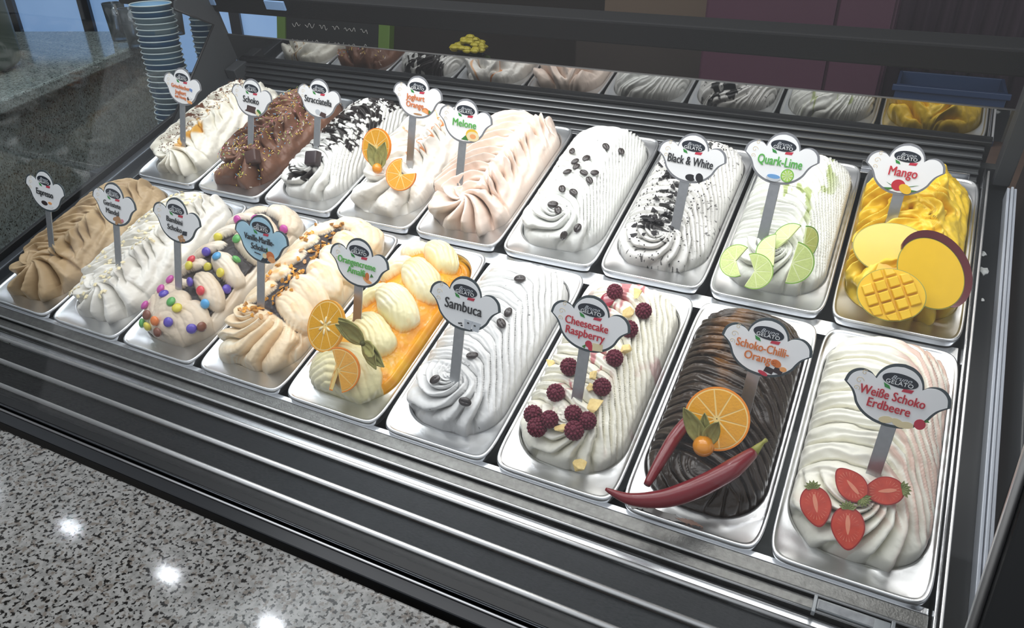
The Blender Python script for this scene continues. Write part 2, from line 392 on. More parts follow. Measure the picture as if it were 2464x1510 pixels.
# left rail and left rear plate
LPROF = mat('side_rail_grey', '5b6066', .35, .7, noise=.08, nscale=20)
cbox('side_rail', -.036, -.016, -.06, .80, -.012, .010, LPROF, .002)
cbox('side_rail_seal', -.046, -.036, -.13, .80, -.02, .022, DARK, .001)
cbox('side_deck', -.018, .004, -.03, .77, -.02, -.008, DSTEEL, .001)
pl = [(.50, .0), (.745, .0), (.80, .04), (.80, .15), (.99, .12), (1.0, .16), (.84, .20), (.70, .22), (.69, .205), (.772, .13), (.638, .058), (.55, .012)]
v = [(-.034, a, b) for a, b in pl] + [(-.040, a, b) for a, b in pl]; n = len(pl)
f = [tuple(range(n)), tuple(range(2 * n - 1, n - 1, -1))] + [(i, i + n, (i + 1) % n + n, (i + 1) % n) for i in range(n)]
o = mesh_obj('rear_side_plate', v, f, GREYM, case); o.location = off
v, f = tube([(-.036, .69, .206), (-.036, .771, .131), (-.036, .638, .058), (-.036, .545, .01)], .003, 6)
o = mesh_obj('plate_seal', v, f, DARK, case, True); o.location = off
cbox('corner_bracket', -.03, .0, .742, .79, -.01, .035, GREYM, .002)
# right side: divider profile, dark deck, ribbed channel, post
cbox('side_rail', 1.558, 1.5615, -.03, .77, -.03, .004, STEEL, .001)
cbox('side_rail', 1.5645, 1.568, -.05, .77, -.03, .000, CHROME, .001)
cbox('side_deck', 1.569, 1.60, -.13, .80, -.05, -.03, mat('black_deck', '202326', .3, .3, noise=.1), .001)
CHN = mat('ribbed_channel_plastic', 'a9afb9', .35, .1)
for k in range(3): cbox('channel_rib', 1.5945 + k * .0048, 1.5985 + k * .0048, -.06, .74, -.03, -.006 + (k % 2) * .003, CHN, .001)
cbox('right_end_panel', 1.622, 1.64, -.15, .85, -.15, .02, mat('charcoal_panel', '26292c', .4), .002)
cbox('right_rear_post', 1.575, 1.60, .76, .80, -.02, .2, GREYM, .002)
v, f = tube([(1.571, -.142, -.03), (1.571, .365, .75)], .0045, 10)
o = mesh_obj('glass_post_edge', v, f, CHROME, case, True); o.location = off
bm = bmesh.new(); box(bm, 1.575, 1.68, -.012, .012, -.04, .95, .003)
o = bm_obj('glass_post', bm, DARK, case); o.location = off + Vector((0, -.142, -.03)); o.rotation_euler = (R_(-33), 0, 0)
# ticket holder clipped to the front step
th_ = empty('ticket_holder', (1.487, -.030, -.012), None, 'clear plastic price ticket holder clipped on the front rail at right', 'ticket holder')
CLR = mat('clear_plastic', 'b8bfc4', .12, trans=.55)
box_obj('holder_body', -.036, .036, -.006, .006, -.002, .001, CLR, th_, .0006); box_obj('clip', -.040, -.036, -.012, .008, -.006, .004, CLR, th_, .0008); box_obj('clip', .036, .040, -.012, .008, -.006, .004, CLR, th_, .0008)
box_obj('ticket', -.034, .02, -.005, .004, .0012, .0016, mat('ticket_card', '8d8f92', .6, noise=.5, nscale=120), th_)

# glass panes
def glass(name, f0, col=(1, 1, 1)):
    m = bpy.data.materials.new(name); m.use_nodes = True; nt = m.node_tree; L = nt.links; nt.nodes.remove(nt.nodes['Principled BSDF'])
    t = nt.nodes.new('ShaderNodeBsdfTransparent'); t.inputs[0].default_value = (*col, 1); g = nt.nodes.new('ShaderNodeBsdfGlossy'); g.inputs['Roughness'].default_value = .02
    lw = nt.nodes.new('ShaderNodeLayerWeight'); lw.inputs[0].default_value = .5
    pw = nt.nodes.new('ShaderNodeMath'); pw.operation = 'POWER'; pw.inputs[1].default_value = 5; L.new(lw.outputs['Facing'], pw.inputs[0])
    fr = nt.nodes.new('ShaderNodeMath'); fr.operation = 'MULTIPLY_ADD'; fr.inputs[1].default_value = 1 - f0; fr.inputs[2].default_value = f0; L.new(pw.outputs[0], fr.inputs[0])
    mx = nt.nodes.new('ShaderNodeMixShader'); L.new(fr.outputs[0], mx.inputs[0]); L.new(t.outputs[0], mx.inputs[1]); L.new(g.outputs[0], mx.inputs[2]); L.new(mx.outputs[0], nt.nodes['Material Output'].inputs[0]); return m
PANE = glass('clear_pane', .026, (.99, .995, .995))
cbox('side_glass', -.045, -.040, -.13, .80, .02, .42, glass('side_pane', .035, (.93, .95, .96)))
fg = cbox('front_glass', -.10, 1.571, -.0025, .0025, -.40, .40, PANE)
fg.location = Vector((.7355, -.142 + .40 * math.sin(R_(33)), -.03 + .40 * math.cos(R_(33)))) + off; fg.rotation_euler = (R_(-33), 0, 0)

# ---------------------------------------------------------------- pans
W = .172913; PW = .166; PL = .36
Y = (0., .3796)
def superel(a, b, n, N, ph=0):
    out = []
    for k in range(N):
        t = 2 * math.pi * k / N; c, s = math.cos(t), math.sin(t)
        out.append((a * math.copysign(abs(c) ** (2 / n), c), b * math.copysign(abs(s) ** (2 / n), s)))
    return out
def rrect(a, b, r, N):
    """points of a rounded rectangle matched by direction to the superellipse parameter"""
    out = []
    for k in range(N):
        t = 2 * math.pi * k / N; c, s = math.cos(t), math.sin(t)
        e = 12; x = a * math.copysign(abs(c) ** (2 / e), c); y = b * math.copysign(abs(s) ** (2 / e), s); out.append((x, y))
    return out
N = 128
def stadium(a, b, rc, N):
    """rounded rectangle sampled in the same directions as rrect"""
    out = []
    for k in range(N):
        t = 2 * math.pi * k / N; e = 6; x = a * math.copysign(abs(math.cos(t)) ** (2 / e), math.cos(t)); y = b * math.copysign(abs(math.sin(t)) ** (2 / e), math.sin(t))
        dx = abs(x) - (a - rc); dy = abs(y) - (b - rc)
        if dx > 0 and dy > 0:
            q = math.hypot(dx, dy); x = math.copysign(a - rc + dx / q * rc, x); y = math.copysign(b - rc + dy / q * rc, y)
        elif dx > dy: x = math.copysign(a, x)
        else: y = math.copysign(b, y)
        out.append((x, y))
    return out
def pan_mesh():
    rings = []
    oc = stadium(.0745, .1630, .058, N)
    cy = .0085
    for (a, b, z) in ((.0815, .1785, -.014), (.0830, .1800, -.0075), (.0835, .1805, -.003), (.0828, .1798, -.0002), (.0815, .1785, .0006), (.0798, .1768, -.0004), (.0785, .1755, -.0013), (.0781, .1751, -.0016)):
        rings.append([(x, y, z) for x, y in rrect(a, b, .01, N)])
    for sc, z in ((1.02, -.0017), (1.008, -.0018), (1.0, -.0024), (.99, -.0045)):
        rings.append([(x * sc, y * sc + cy, z) for x, y in oc])
    V = [p for r in rings for p in r]; F = []
    for j in range(len(rings) - 1):
        for k in range(N): F.append((j * N + k, j * N + (k + 1) % N, (j + 1) * N + (k + 1) % N, (j + 1) * N + k))
    well = [[(x * s, y * s + cy, z) for x, y in oc] for s, z in ((.99, -.0045), (.975, -.03), (.95, -.09), (.80, -.10))]
    V2 = [p for r in well for p in r]; F2 = []
    for j in range(3):
        for k in range(N): F2.append((j * N + k, j * N + (k + 1) % N, (j + 1) * N + (k + 1) % N, (j + 1) * N + k))
    F2.append(tuple(range(3 * N, 4 * N)))
    return V, F, V2, F2
pv, pf, wv, wf = pan_mesh()
FL = ['Espresso', 'roasted almond', 'candy topped', 'apricot', 'orange cream', 'aniseed', 'raspberry', 'dark chocolate chili', 'white chocolate strawberry']
pan_of = ['tan coffee ice cream', 'ivory almond ice cream', 'candy topped ice cream', 'apricot vanilla ice cream', 'orange sauce cream ice', 'white ice with six coffee beans', 'raspberry topped ice cream', 'dark chocolate ice with chillies', 'white and pink strawberry ice cream']
pan_of2 = ['honey drizzled white ice cream', 'brown chocolate ice with sprinkles', 'chocolate streaked white ice cream', 'white ice with orange slices', 'pale peach melon ice cream', 'white ice with many coffee beans', 'black and white cookie ice cream', 'white ice with lime slices', 'yellow mango ice cream']
proto = None
def pan_origin(i, row): return ((i + .5) * W + .0035, Y[row] + .18, .0)
for row in (0, 1):
    for i in range(9):
        if proto is None:
            proto = mesh_obj('gelato_pan', pv, pf, PANM, None, True); mesh_obj('well', wv, wf, PANM, proto, True); p = proto
        else: p = copy_tree(proto)
        p.location = pan_origin(i, row)
        tag(p, 'steel pan holding the ' + (pan_of2 if row else pan_of)[i], 'pan', 'stainless ice cream pans in the %s row' % ('back' if row else 'front'))

# ---------------------------------------------------------------- ice cream
NA, NB = 140, 340
SURF = {}
def col(c): return np.array(srgb(c))
def gelato(i, row, H, base, feat, colr, rough=.42, name='ice_cream', label='', front=.026, back=.010, wid=.0735, sheen=.35, bump=.1, sq=2.3, hole=0.):
    a = np.linspace(-1, 1, NA); b = np.linspace(-1, 1, NB)
    a = np.sign(a) * (1 - (1 - np.abs(a)) ** 1.5); b = np.sign(b) * (1 - (1 - np.abs(b)) ** 1.7)
    A, B = np.meshgrid(a, b, indexing='ij')
    hl = (PL - front - back) / 2; yc = front + hl
    t = yc + hl * B
    e_ = np.minimum(hl * (1 - np.abs(B)), .058)
    s = A * (wid - .058 + np.sqrt(np.maximum(0, .058 ** 2 - (.058 - e_) ** 2)))
    h = H * 1.06 * np.clip((1 - np.abs(A) ** sq) * (1 - np.abs(B) ** 5), 0, 1) ** .66
    h = h - .014 * (1 - sm(0, .3, h / H))
    s0, t0 = s.copy(), t.copy()
    def nrm(P):
        dx = np.gradient(P, axis=0); dy = np.gradient(P, axis=1); n = np.cross(dx, dy); return n / (np.linalg.norm(n, axis=2, keepdims=True) + 1e-9)
    P = np.stack([s, t, h], 2); Nn = nrm(P); Nn[..., 2] = np.abs(Nn[..., 2])
    edge = sm(0, .012, np.minimum(wid * (1 - np.abs(A)) + .002, hl * (1 - np.abs(B)) + .002))
    d, sh = feat(s, t, A, B)
    d = d + .0006 * fbm(s, t, 260, i + 20 * row)
    P = P + Nn * (d * edge)[..., None]
    P[..., 1] -= sh * edge * .5
    P[..., 0] = np.clip(P[..., 0], -.0775, .0775)
    K = colr(s, t, d, A, B)
    if K.ndim == 1: K = np.broadcast_to(K, P.shape)
    ox, oy, oz = pan_origin(i, row)
    V = P.reshape(-1, 3).copy(); V[:, 1] -= .18
    idx = np.arange(NA * NB).reshape(NA, NB)
    q = np.stack([idx[:-1, :-1], idx[1:, :-1], idx[1:, 1:], idx[:-1, 1:]], -1).reshape(-1, 4)
    me = bpy.data.meshes.new(name)
    me.vertices.add(len(V)); me.vertices.foreach_set('co', V.astype(np.float32).ravel())
    me.loops.add(q.size); me.loops.foreach_set('vertex_index', q.ravel().astype(np.int32))
    me.polygons.add(len(q)); me.polygons.foreach_set('loop_start', (np.arange(len(q)) * 4).astype(np.int32)); me.polygons.foreach_set('loop_total', np.full(len(q), 4, np.int32))
    me.update(); me.shade_smooth()
    at = me.color_attributes.new('Col', 'FLOAT_COLOR', 'POINT'); c4 = np.ones((len(V), 4), np.float32); c4[:, :3] = K.reshape(-1, 3); at.data.foreach_set('color', c4.ravel())
    me.materials.append(mat('ice_cream_%s' % name, 'ffffff', rough, vcol=True, bump=bump, bscale=900, coat=sheen * .3, spec=.4, sss=0))
    o = bpy.data.objects.new('ice_cream', me); C.objects.link(o); o.location = (ox, oy, oz)
    tag(o, label, 'ice cream', 'mounds of ice cream in the %s row' % ('back' if row else 'front'))
    G3 = V + np.array([ox, oy, oz]); SURF[(i, row)] = G3
    return o
def surf(i, row, x, y, r=.004):
    G3 = SURF[(i, row)]; d = (G3[:, 0] - x) ** 2 + (G3[:, 1] - y) ** 2
    m = d < r * r
    return float(G3[m, 2].max()) if m.any() else float(G3[d.argmin(), 2])
def snorm(i, row, x, y, e=.006):
    z = lambda a, b: surf(i, row, a, b, .005)
    n = Vector((z(x - e, y) - z(x + e, y), z(x, y - e) - z(x, y + e), 2 * e)); n.normalize(); return n

def shingle(pitch=.014, amp=.005, bend=5., slope=.25, seed=0, rose=True, flank=1.2, arms=6, rt=.075, ra=.005, warp=.006, rs=0.):
    def f(s, t, A, B):
        w = 1.5 * warp * fbm(s, t, 19, seed) + .0012 * fbm(s, t, 70, seed + 1)
        r_ = np.maximum(0, s + .005)
        ph = (t + w + slope * s * .5 + bend * r_ ** 2 * 3 + flank * np.maximum(0, s - .03)) / pitch
        k = .75 + .5 * fbm(s, t, 22, seed + 5)
        d = 1.35 * amp * saw(ph) * k + amp * .13 * np.sin(ph * 2 * np.pi * 2.7 + 9 * fbm(s, t, 18, seed + 8))
        sh = amp * 1.3 * saw(ph)
        if rose:
            cx, cy = rs, rt - .012; q = np.hypot(s - cx, (t - cy) * 1.05) + 1e-4; an = np.arctan2(t - cy, s - cx)
            p2 = an * (arms + 2) / (2 * np.pi) + 2.6 * np.log(q / .01) + 4 * w / .02 * .3
            m = 1 - sm(rt * .75, rt * 1.05, t + .15 * np.abs(s) * 0 + .25 * (s - rs))
            d2 = 1.3 * ra * saw(p2, .7) * sm(.004, .02, q) + .006 * np.exp(-(q / .03) ** 2)
            d = d * (1 - m) + d2 * m; sh = sh * (1 - m) + m * ra * .5 * saw(p2, .7)
        return d, sh
    return f
def petals(pitch=.022, amp=.007, sc=.004, seed=0, curl=.016, camp=.006, kL=.75, warp=.008, front=.08, arms=9, crown=.004, side=1.):
    def f(s, t, A, B):
        w1 = warp * fbm(s, t, 26, seed); w2 = warp * fbm(s, t, 31, seed + 9)
        S_, T_ = s + w1, t + w2
        L = np.maximum(0, sc - S_) ; Rr = np.maximum(0, S_ - sc)
        p1 = (T_ + kL * L + 6 * L ** 2) / pitch
        d1 = 1.25 * amp * (saw(p1, .66)) * sm(0, .016, L) * (1 + 12 * L) + amp * .14 * np.sin(p1 * 6.283 * 2 + 3 * w1 / .01)
        p2 = (T_ + .9 * Rr + .006 * np.sin(Rr * 140 + T_ * 90)) / curl
        band = np.exp(-((Rr - .024) / .016) ** 2)
        d2 = 1.3 * camp * saw(p2, .6) * band + camp * .9 * np.exp(-((Rr - .02) / .010) ** 2) * np.abs(np.sin(p2 * np.pi + Rr * 120)) 
        d2 = d2 + .0015 * np.sin((S_ * 1.2 + T_ * .25) / .0035) * sm(.035, .05, Rr) * side
        d = np.where(S_ < sc, d1, d2) + crown * np.exp(-((S_ - sc) / .018) ** 2)
        cx, cy = .0, front * .75; q = np.hypot(s - cx, t - cy) + 1e-4; an = np.arctan2(t - cy, s - cx)
        p3 = an * arms / 6.283 + .8 * np.log(q / .01) + 14 * w1
        m = 1 - sm(front * .8, front * 1.15, T_)
        d3 = amp * 1.35 * saw(p3, .6) * sm(.0, .03, q) + .008 * np.exp(-(q / .025) ** 2)
        d = d * (1 - m) + d3 * m
        d = d + .002 * fbm(s, t, 60, seed + 3)
        return d * 1.15, d * 1.3
    return f
class lobes:
    """overlapping scoops over a flat layer: (s, t, rs, rt, height, rotation deg, groove count)"""
    def __init__(s_, L, groove=.0016, floor=-.0, seed=0, under=None): s_.L = L; s_.g = groove; s_.floor = floor; s_.seed = seed; s_.under = under
    def __call__(s_, s, t, A, B):
        d = np.full(s.shape, s_.floor) + .001 * fbm(s, t, 60, s_.seed) + .0014 * np.sin((np.abs(s) * 1.3 + t * .12) / .0016 + 3 * fbm(s, t, 14, s_.seed)) * sm(.050, .060, np.abs(s)) * (s_.floor > -.01)
        if s_.under: d = d + s_.under(s, t, A, B)[0]
        top = np.zeros(s.shape); w = .004 * fbm(s, t, 45, s_.seed + 2)
        s2 = s + w; t2 = t + .004 * fbm(s, t, 40, s_.seed + 4)
        for (cx, cy, a, b, h, r, n) in s_.L:
            c, sn = math.cos(R_(r)), math.sin(R_(r)); x = (s2 - cx) * c + (t2 - cy) * sn; y = -(s2 - cx) * sn + (t2 - cy) * c
            q = (np.abs(x) / a) ** 2.3 + (np.abs(y) / b) ** 2.3
            inside = q < 1
            z = h * np.clip(1 - q, 0, 1) ** .42
            gp = (y / b + .55 * (x / a) ** 2) * n / 2
            z = z + s_.g * (np.abs(np.sin(np.pi * gp)) ** .7) * np.clip(1 - q, 0, 1) ** .3 * (.6 + .4 * np.clip(-x / a + .5, 0, 1))
            up = inside & (z + s_.floor > d)
            d = np.where(up, z + s_.floor, d); top = np.where(up, 1., top)
        s_.top = top; return d, np.zeros(s.shape)

lerp = lambda a, b, m: a + (b - a) * m[..., None]
def const(c): return lambda s, t, d, A, B: col(c)
# ---- front row
gelato(0, 0, .040, None, petals(.027, .0125, -.002, 1, .026, .0115, kL=.55, front=.10, arms=8), lambda s, t, d, A, B: lerp(col('b49b78'), col('c6ad86'), sm(-.4, .6, fbm(s, t, 20, 3))), name='espresso', label='tan coffee coloured ice cream ruffled in thick folds, front left', rough=.5)
gelato(1, 0, .040, None, petals(.024, .0115, .0, 2, .022, .0105, warp=.010, front=.09, arms=8), lambda s, t, d, A, B: lerp(col('e9e6de'), col('f6f2e6'), sm(-.4, .6, fbm(s, t, 20, 3))), name='almond', label='ivory white ruffled ice cream scattered with almond flakes')
# candy topped: greige lobes over chocolate
f2 = lobes([(-.05, .335, .036, .018, .014, 28, 4), (.016, .335, .040, .020, .018, -25, 4), (-.048, .290, .036, .0135, .014, 28, 4), (.050, .318, .026, .020, .014, -50, 4), (.026, .280, .040, .0175, .018, -28, 5), (-.046, .246, .038, .0135, .014, 30, 4), (.030, .228, .040, .0185, .019, -28, 5),
            (-.046, .200, .038, .014, .014, 30, 4), (.030, .172, .040, .0190, .021, -28, 5), (-.048, .156, .036, .014, .013, 28, 4), (.032, .120, .040, .0185, .020, -32, 5), (-.044, .108, .036, .018, .012, 20, 4), (-.030, .070, .044, .034, .016, -50, 7), (.004, .056, .032, .046, .020, 18, 8), (.036, .056, .030, .040, .015, -18, 6)], .0022, -.004, 3)
def c2(s, t, d, A, B):
    edge = sm(.0, .0012, d + .002)
    k = f2.top * edge
    k = np.maximum(k, 1 - sm(.03, .05, t + .3 * (np.abs(s) < .0)) if False else k)
    flank = sm(.058, .064, np.abs(s) + .004 * fbm(s, t, 40, 2)); k = np.maximum(k, flank)
    c = lerp(col('dccbb4'), col('ece2d2'), sm(-.5, .6, fbm(s, t, 25, 3)))
    k = sm(.35, .6, k)
    return c * k[..., None] + col('2b2322') * (1 - k[..., None])
gelato(2, 0, .038, None, f2, c2, name='candy_topped', label='beige ice cream lobes over dark chocolate, topped with colourful candies')
# vanilla apricot
f3 = lobes([(-.05, .335, .036, .020, .014, 30, 4), (.004, .335, .040, .022, .018, -10, 5), (.046, .318, .032, .026, .018, -40, 5), (-.048, .298, .036, .020, .014, 30, 4), (.040, .276, .036, .023, .018, -32, 5), (-.050, .258, .036, .020, .014, 30, 4), (.040, .238, .036, .023, .019, -32, 5),
            (-.050, .218, .036, .020, .013, 30, 4), (.039, .200, .037, .023, .019, -32, 5), (-.050, .178, .036, .020, .013, 30, 4), (.038, .162, .038, .023, .019, -30, 5), (.038, .126, .038, .024, .018, -30, 5), (-.048, .14, .034, .022, .012, 30, 4)], .002, -.001, 5, None)
sh3 = shingle(.016, .006, arms=7, rt=.115, ra=.0115, seed=4, rs=-.012)
def f3b(s, t, A, B):
    d, h = f3(s, t, A, B); m = 1 - sm(.095, .115, t + .2 * s); f3.m = m; d2, h2 = sh3(s, t, A, B); return d * (1 - m) + (d2 + .006) * m, h2 * m
def c3(s, t, d, A, B):
    k = np.maximum(f3.top * sm(-.001, .001, d), f3.m); k = np.maximum(k, sm(.056, .062, np.abs(s)))
    c = lerp(col('f6dfbc'), col('fbf2dc'), sm(-.35, .5, fbm(s, t, 22, 3) + .3 * np.sin(d * 900)))
    spot = sm(.42, .5, fbm(s, t, 50, 17)) * sm(-.07, -.02, .0 - np.abs(s + .01)) * .7
    c = lerp(c, col('f0b45e'), spot)
    k = sm(.35, .6, k)
    return c * k[..., None] + col('30282b') * (1 - k[..., None])
gelato(3, 0, .042, None, f3b, c3, name='apricot', label='peach and cream swirled ice cream with a chocolate strip along its middle')
# orange cream
f4 = lobes([(-.046, .335, .032, .018, .020, 40, 5), (.018, .318, .046, .022, .026, -34, 7), (-.045, .272, .034, .018, .018, 40, 5), (.020, .254, .050, .027, .028, -34, 8), (-.050, .208, .030, .017, .016, 40, 5), (.012, .190, .050, .029, .029, -32, 8), (.006, .128, .046, .028, .026, -28, 8), (-.058, .15, .018, .020, .010, 40, 4),
            (-.008, .062, .062, .040, .024, 8, 10), (.02, .055, .045, .036, .026, -30, 6), (.068, .30, .004, .004, .001, 0, 1)], .0034, -.012, 6)
def c4(s, t, d, A, B):
    k = f4.top * sm(-.010, -.008, d); k = np.maximum(k, 1 - sm(.03, .036, t + .05 * np.abs(s)))
    c = lerp(col('efe6b4'), col('f8f1d0'), sm(-.35, .5, fbm(s, t, 22, 3)))
    sa = lerp(col('e89a18'), col('f2b62a'), sm(-.4, .5, fbm(s, t, 45, 9)))
    sp = sm(.45, .6, fbm(s, t, 120, 31)); k = np.maximum(k, sp * sm(.04, .06, t) * .35)
    k2 = sm(.30, .42, fbm(s * .6, t, 60, 41)) * sm(.1, .14, t) * .8
    k = k * (1 - k2 * (1 - f4.top * .8))
    return c * k[..., None] + sa * (1 - k[..., None])
gelato(4, 0, .032, None, f4, c4, name='orange_cream', label='pale yellow cream scoops lying in glossy orange sauce', rough=.3, sheen=.9)
gelato(5, 0, .046, None, shingle(.021, .0065, 3.0, .3, 7, arms=6, rt=.095, ra=.0115), lambda s, t, d, A, B: lerp(np.broadcast_to(col('e8e8e7'), s.shape + (3,)), col('4a4a4c'), sm(.80, .84, fbm(s, t, 230, 5, 2))), name='aniseed', label='smooth white ice cream with six coffee beans, front row middle')
def c6(s, t, d, A, B):
    st = sm(.36, .46, fbm(s * 2.2, t, 26, 13)) * (1 - sm(.02, .05, np.abs(s + .012))) * sm(.07, .09, t)
    c = lerp(np.broadcast_to(col('efecde'), s.shape + (3,)), col('b8284a'), st * .75)
    st2 = sm(.40, .5, fbm(s, t * .6, 40, 23)) * sm(.045, .07, np.abs(s)); return lerp(c, col('b05a6a'), st2 * .5)
gelato(6, 0, .044, None, shingle(.019, .008, 3.0, .5, 8, arms=5, rt=.085, ra=.008, warp=.009), c6, name='cheesecake', label='ivory ice cream in ridges with raspberry streaks')
def c7(s, t, d, A, B):
    g = sm(.05, .35, fbm(s, t, 24, 3)) * (1 - sm(.0, .035, np.abs(s + .025))) * sm(.08, .12, t)
    return lerp(np.broadcast_to(col('35291f'), s.shape + (3,)), col('7a4f18'), g * .7)
gelato(7, 0, .044, None, shingle(.017, .0065, 2., .15, 9, arms=4, rt=.07, ra=.003, warp=.010, flank=.2), c7, name='dark_chocolate', label='dark brown chocolate ice cream in glossy ridges', rough=.3, sheen=1., bump=.25)
def c8(s, t, d, A, B):
    w_ = .006 * fbm(s, t, 30, 10)
    ph = (t + w_ + 15 * np.maximum(0, s + .005) ** 2 + 1.2 * np.maximum(0, s - .03) + .1 * s) / .028; fr = ph - np.floor(ph)
    p = sm(.45, .62, fr) * (1 - sm(.90, .98, fr)) * sm(-.0, .03, s + .008) * sm(.05, .08, t)
    cx, cy = 0, .09; q = np.hypot(s, t - .083) + 1e-4; p3 = sm(.75, .9, (np.arctan2(t - .083, s) * 6 / 6.283 + 1.5 * np.log(q / .01)) % 1) * (1 - sm(.06, .09, t)) * .8
    c = lerp(np.broadcast_to(col('efede0'), s.shape + (3,)), col('d9bcae'), np.maximum(p * 1.0, p3 * .5)); return c
gelato(8, 0, .044, None, shingle(.028, .0095, 5, .1, 10, arms=7, rt=.095, ra=.011, warp=.006), c8, name='white_chocolate', label='white ice cream with pink brown stripes on its right side')
# ---- back row
def c10(s, t, d, A, B):
    c = np.broadcast_to(col('efebdd'), s.shape + (3,))
    wv_ = np.abs(s - .004 - .010 * np.sin(2 * np.pi * t / .032)); c = lerp(c, col('b5852e'), (1 - sm(.0010, .0022, wv_)) * sm(.10, .13, t) * .9)
    wv2 = np.abs(s + .012 - .008 * np.sin(2 * np.pi * t / .03 + 1)); c = lerp(c, col('c99a3a'), (1 - sm(.0008, .002, wv2)) * sm(.12, .14, t) * .6)
    pool = (1 - sm(.006, .012, np.abs(s - .012 + .003 * np.sin(t * 90)))) * sm(.055, .075, t) * (1 - sm(.135, .155, t)); c = lerp(c, col('e0a416'), pool * .9)
    cr = sm(.25, .32, fbm(s, t, 190, 5, 2)) * (1 - sm(.012, .03, np.abs(s + .025 + .15 * (t - .1) * 0))) * sm(.06, .09, t) * sm(-.25, .1, fbm(s, t, 25, 8)); return lerp(c, col('6b4026'), cr)
gelato(0, 1, .042, None, petals(.034, .013, -.004, 11, .03, .007, kL=.5, front=.07), c10, name='greek_honey', label='white ice cream with golden honey line and brown crumbs')
gelato(1, 1, .040, None, petals(.036, .0125, .002, 12, .034, .011, kL=.6, warp=.014, front=.1, arms=5), lambda s, t, d, A, B: lerp(col('6d4a38'), col('835b46'), sm(-.4, .6, fbm(s, t, 20, 3))), name='milk_chocolate', label='milk chocolate brown ice cream with tiny coloured sprinkles', rough=.5)
def c12(s, t, d, A, B):
    n = np.abs(fbm(s * 1.0 + .15 * t, t * 1.3, 34, 5, 3)); net = 1 - sm(.085, .125, n)
    blob = sm(-.02, .08, fbm(s, t, 24, 15)) * sm(-.3, -.1, fbm(s, t, 60, 25))
    zone = np.maximum(sm(.135, .17, t + .4 * s) * (1 - sm(.046, .06, np.abs(s))), (1 - sm(.025, .04, np.abs(s + .012))) * sm(.035, .05, t))
    m = np.clip(np.maximum(net * .95, blob * sm(.15, .18, t)), 0, 1) * zone
    return lerp(np.broadcast_to(col('ebebe7'), s.shape + (3,)), col('251f1d'), sm(.35, .6, m))
gelato(2, 1, .046, None, shingle(.017, .008, 4, .5, 13, arms=5, rt=.09, ra=.010), c12, name='stracciatella', label='white ice cream with black chocolate sauce poured over it')
def c13(s, t, d, A, B):
    wv_ = np.abs(s - .018 - .011 * np.sin(2 * np.pi * t / .04)); c = lerp(np.broadcast_to(col('f4f1ea'), s.shape + (3,)), col('e08a3c'), (1 - sm(.0010, .0024, wv_)) * sm(.11, .13, t))
    wv2 = np.abs(s + .022 - .02 * np.sin(2 * np.pi * t / .09 + 1)); return lerp(c, col('e8a45a'), (1 - sm(.001, .0024, wv2)) * sm(.16, .2, t) * .8)
gelato(3, 1, .042, None, petals(.034, .013, .0, 14, .03, .010, kL=.5, front=.12, arms=5, warp=.012), c13, name='yoghurt_orange', label='white ice cream with a wavy orange line')
gelato(4, 1, .048, None, petals(.026, .0165, .012, 15, .027, .014, kL=.45, front=.085, arms=8, crown=.004, warp=.006), lambda s, t, d, A, B: lerp(col('f6e2d4'), col('faebdf'), sm(-.3, .5, fbm(s, t, 24, 4))), name='melon', label='pale peach ice cream piped in pointed petals')
gelato(5, 1, .050, None, shingle(.016, .006, 5, .45, 16, arms=4, rt=.085, ra=.009, warp=.007), lambda s, t, d, A, B: lerp(np.broadcast_to(col('e9eae6'), s.shape + (3,)), col('555550'), sm(.82, .86, fbm(s, t, 230, 5, 2))), name='coffee_bean', label='white finely ridged ice cream dotted with sixteen coffee beans')
def c16(s, t, d, A, B):
    sp = sm(.50, .56, fbm(s, t, 330, 5, 2)); b = sm(-.02, .06, fbm(s * .8, t * 1.6, 40, 15)) * sm(-.35, -.1, fbm(s, t, 130, 19)) * (1 - sm(.018, .038, np.abs(s + .012))) * sm(.055, .08, t)
    c = lerp(np.broadcast_to(col('e4e3df'), s.shape + (3,)), col('3a3838'), sp * .9); return lerp(c, col('242323'), sm(.3, .5, b))
gelato(6, 1, .044, None, shingle(.019, .008, 4, .4, 17, arms=5, rt=.08, ra=.009), c16, name='cookies', label='greyish white ice cream with black cookie patches and specks')
def c17(s, t, d, A, B):
    g = sm(.33, .42, fbm(s * 2.4, t * .8 + s, 34, 15)) * sm(.12, .16, t) * (1 - sm(.03, .06, np.abs(s - .005)))
    return lerp(np.broadcast_to(col('ebece5'), s.shape + (3,)), col('9aab4c'), g * .8)
gelato(7, 1, .046, None, shingle(.021, .0085, 8, .6, 18, arms=6, rt=.09, ra=.009, flank=2.0), c17, name='quark_lime', label='white ice cream with green lime streaks in its ridges')
gelato(8, 1, .044, None, petals(.027, .012, .0, 19, .024, .013, kL=.5, front=.07, arms=7, warp=.018), lambda s, t, d, A, B: lerp(col('e8bf2c'), col('efcc44'), sm(-.4, .5, fbm(s, t, 24, 4))), name='mango', label='bright yellow mango ice cream', rough=.4)

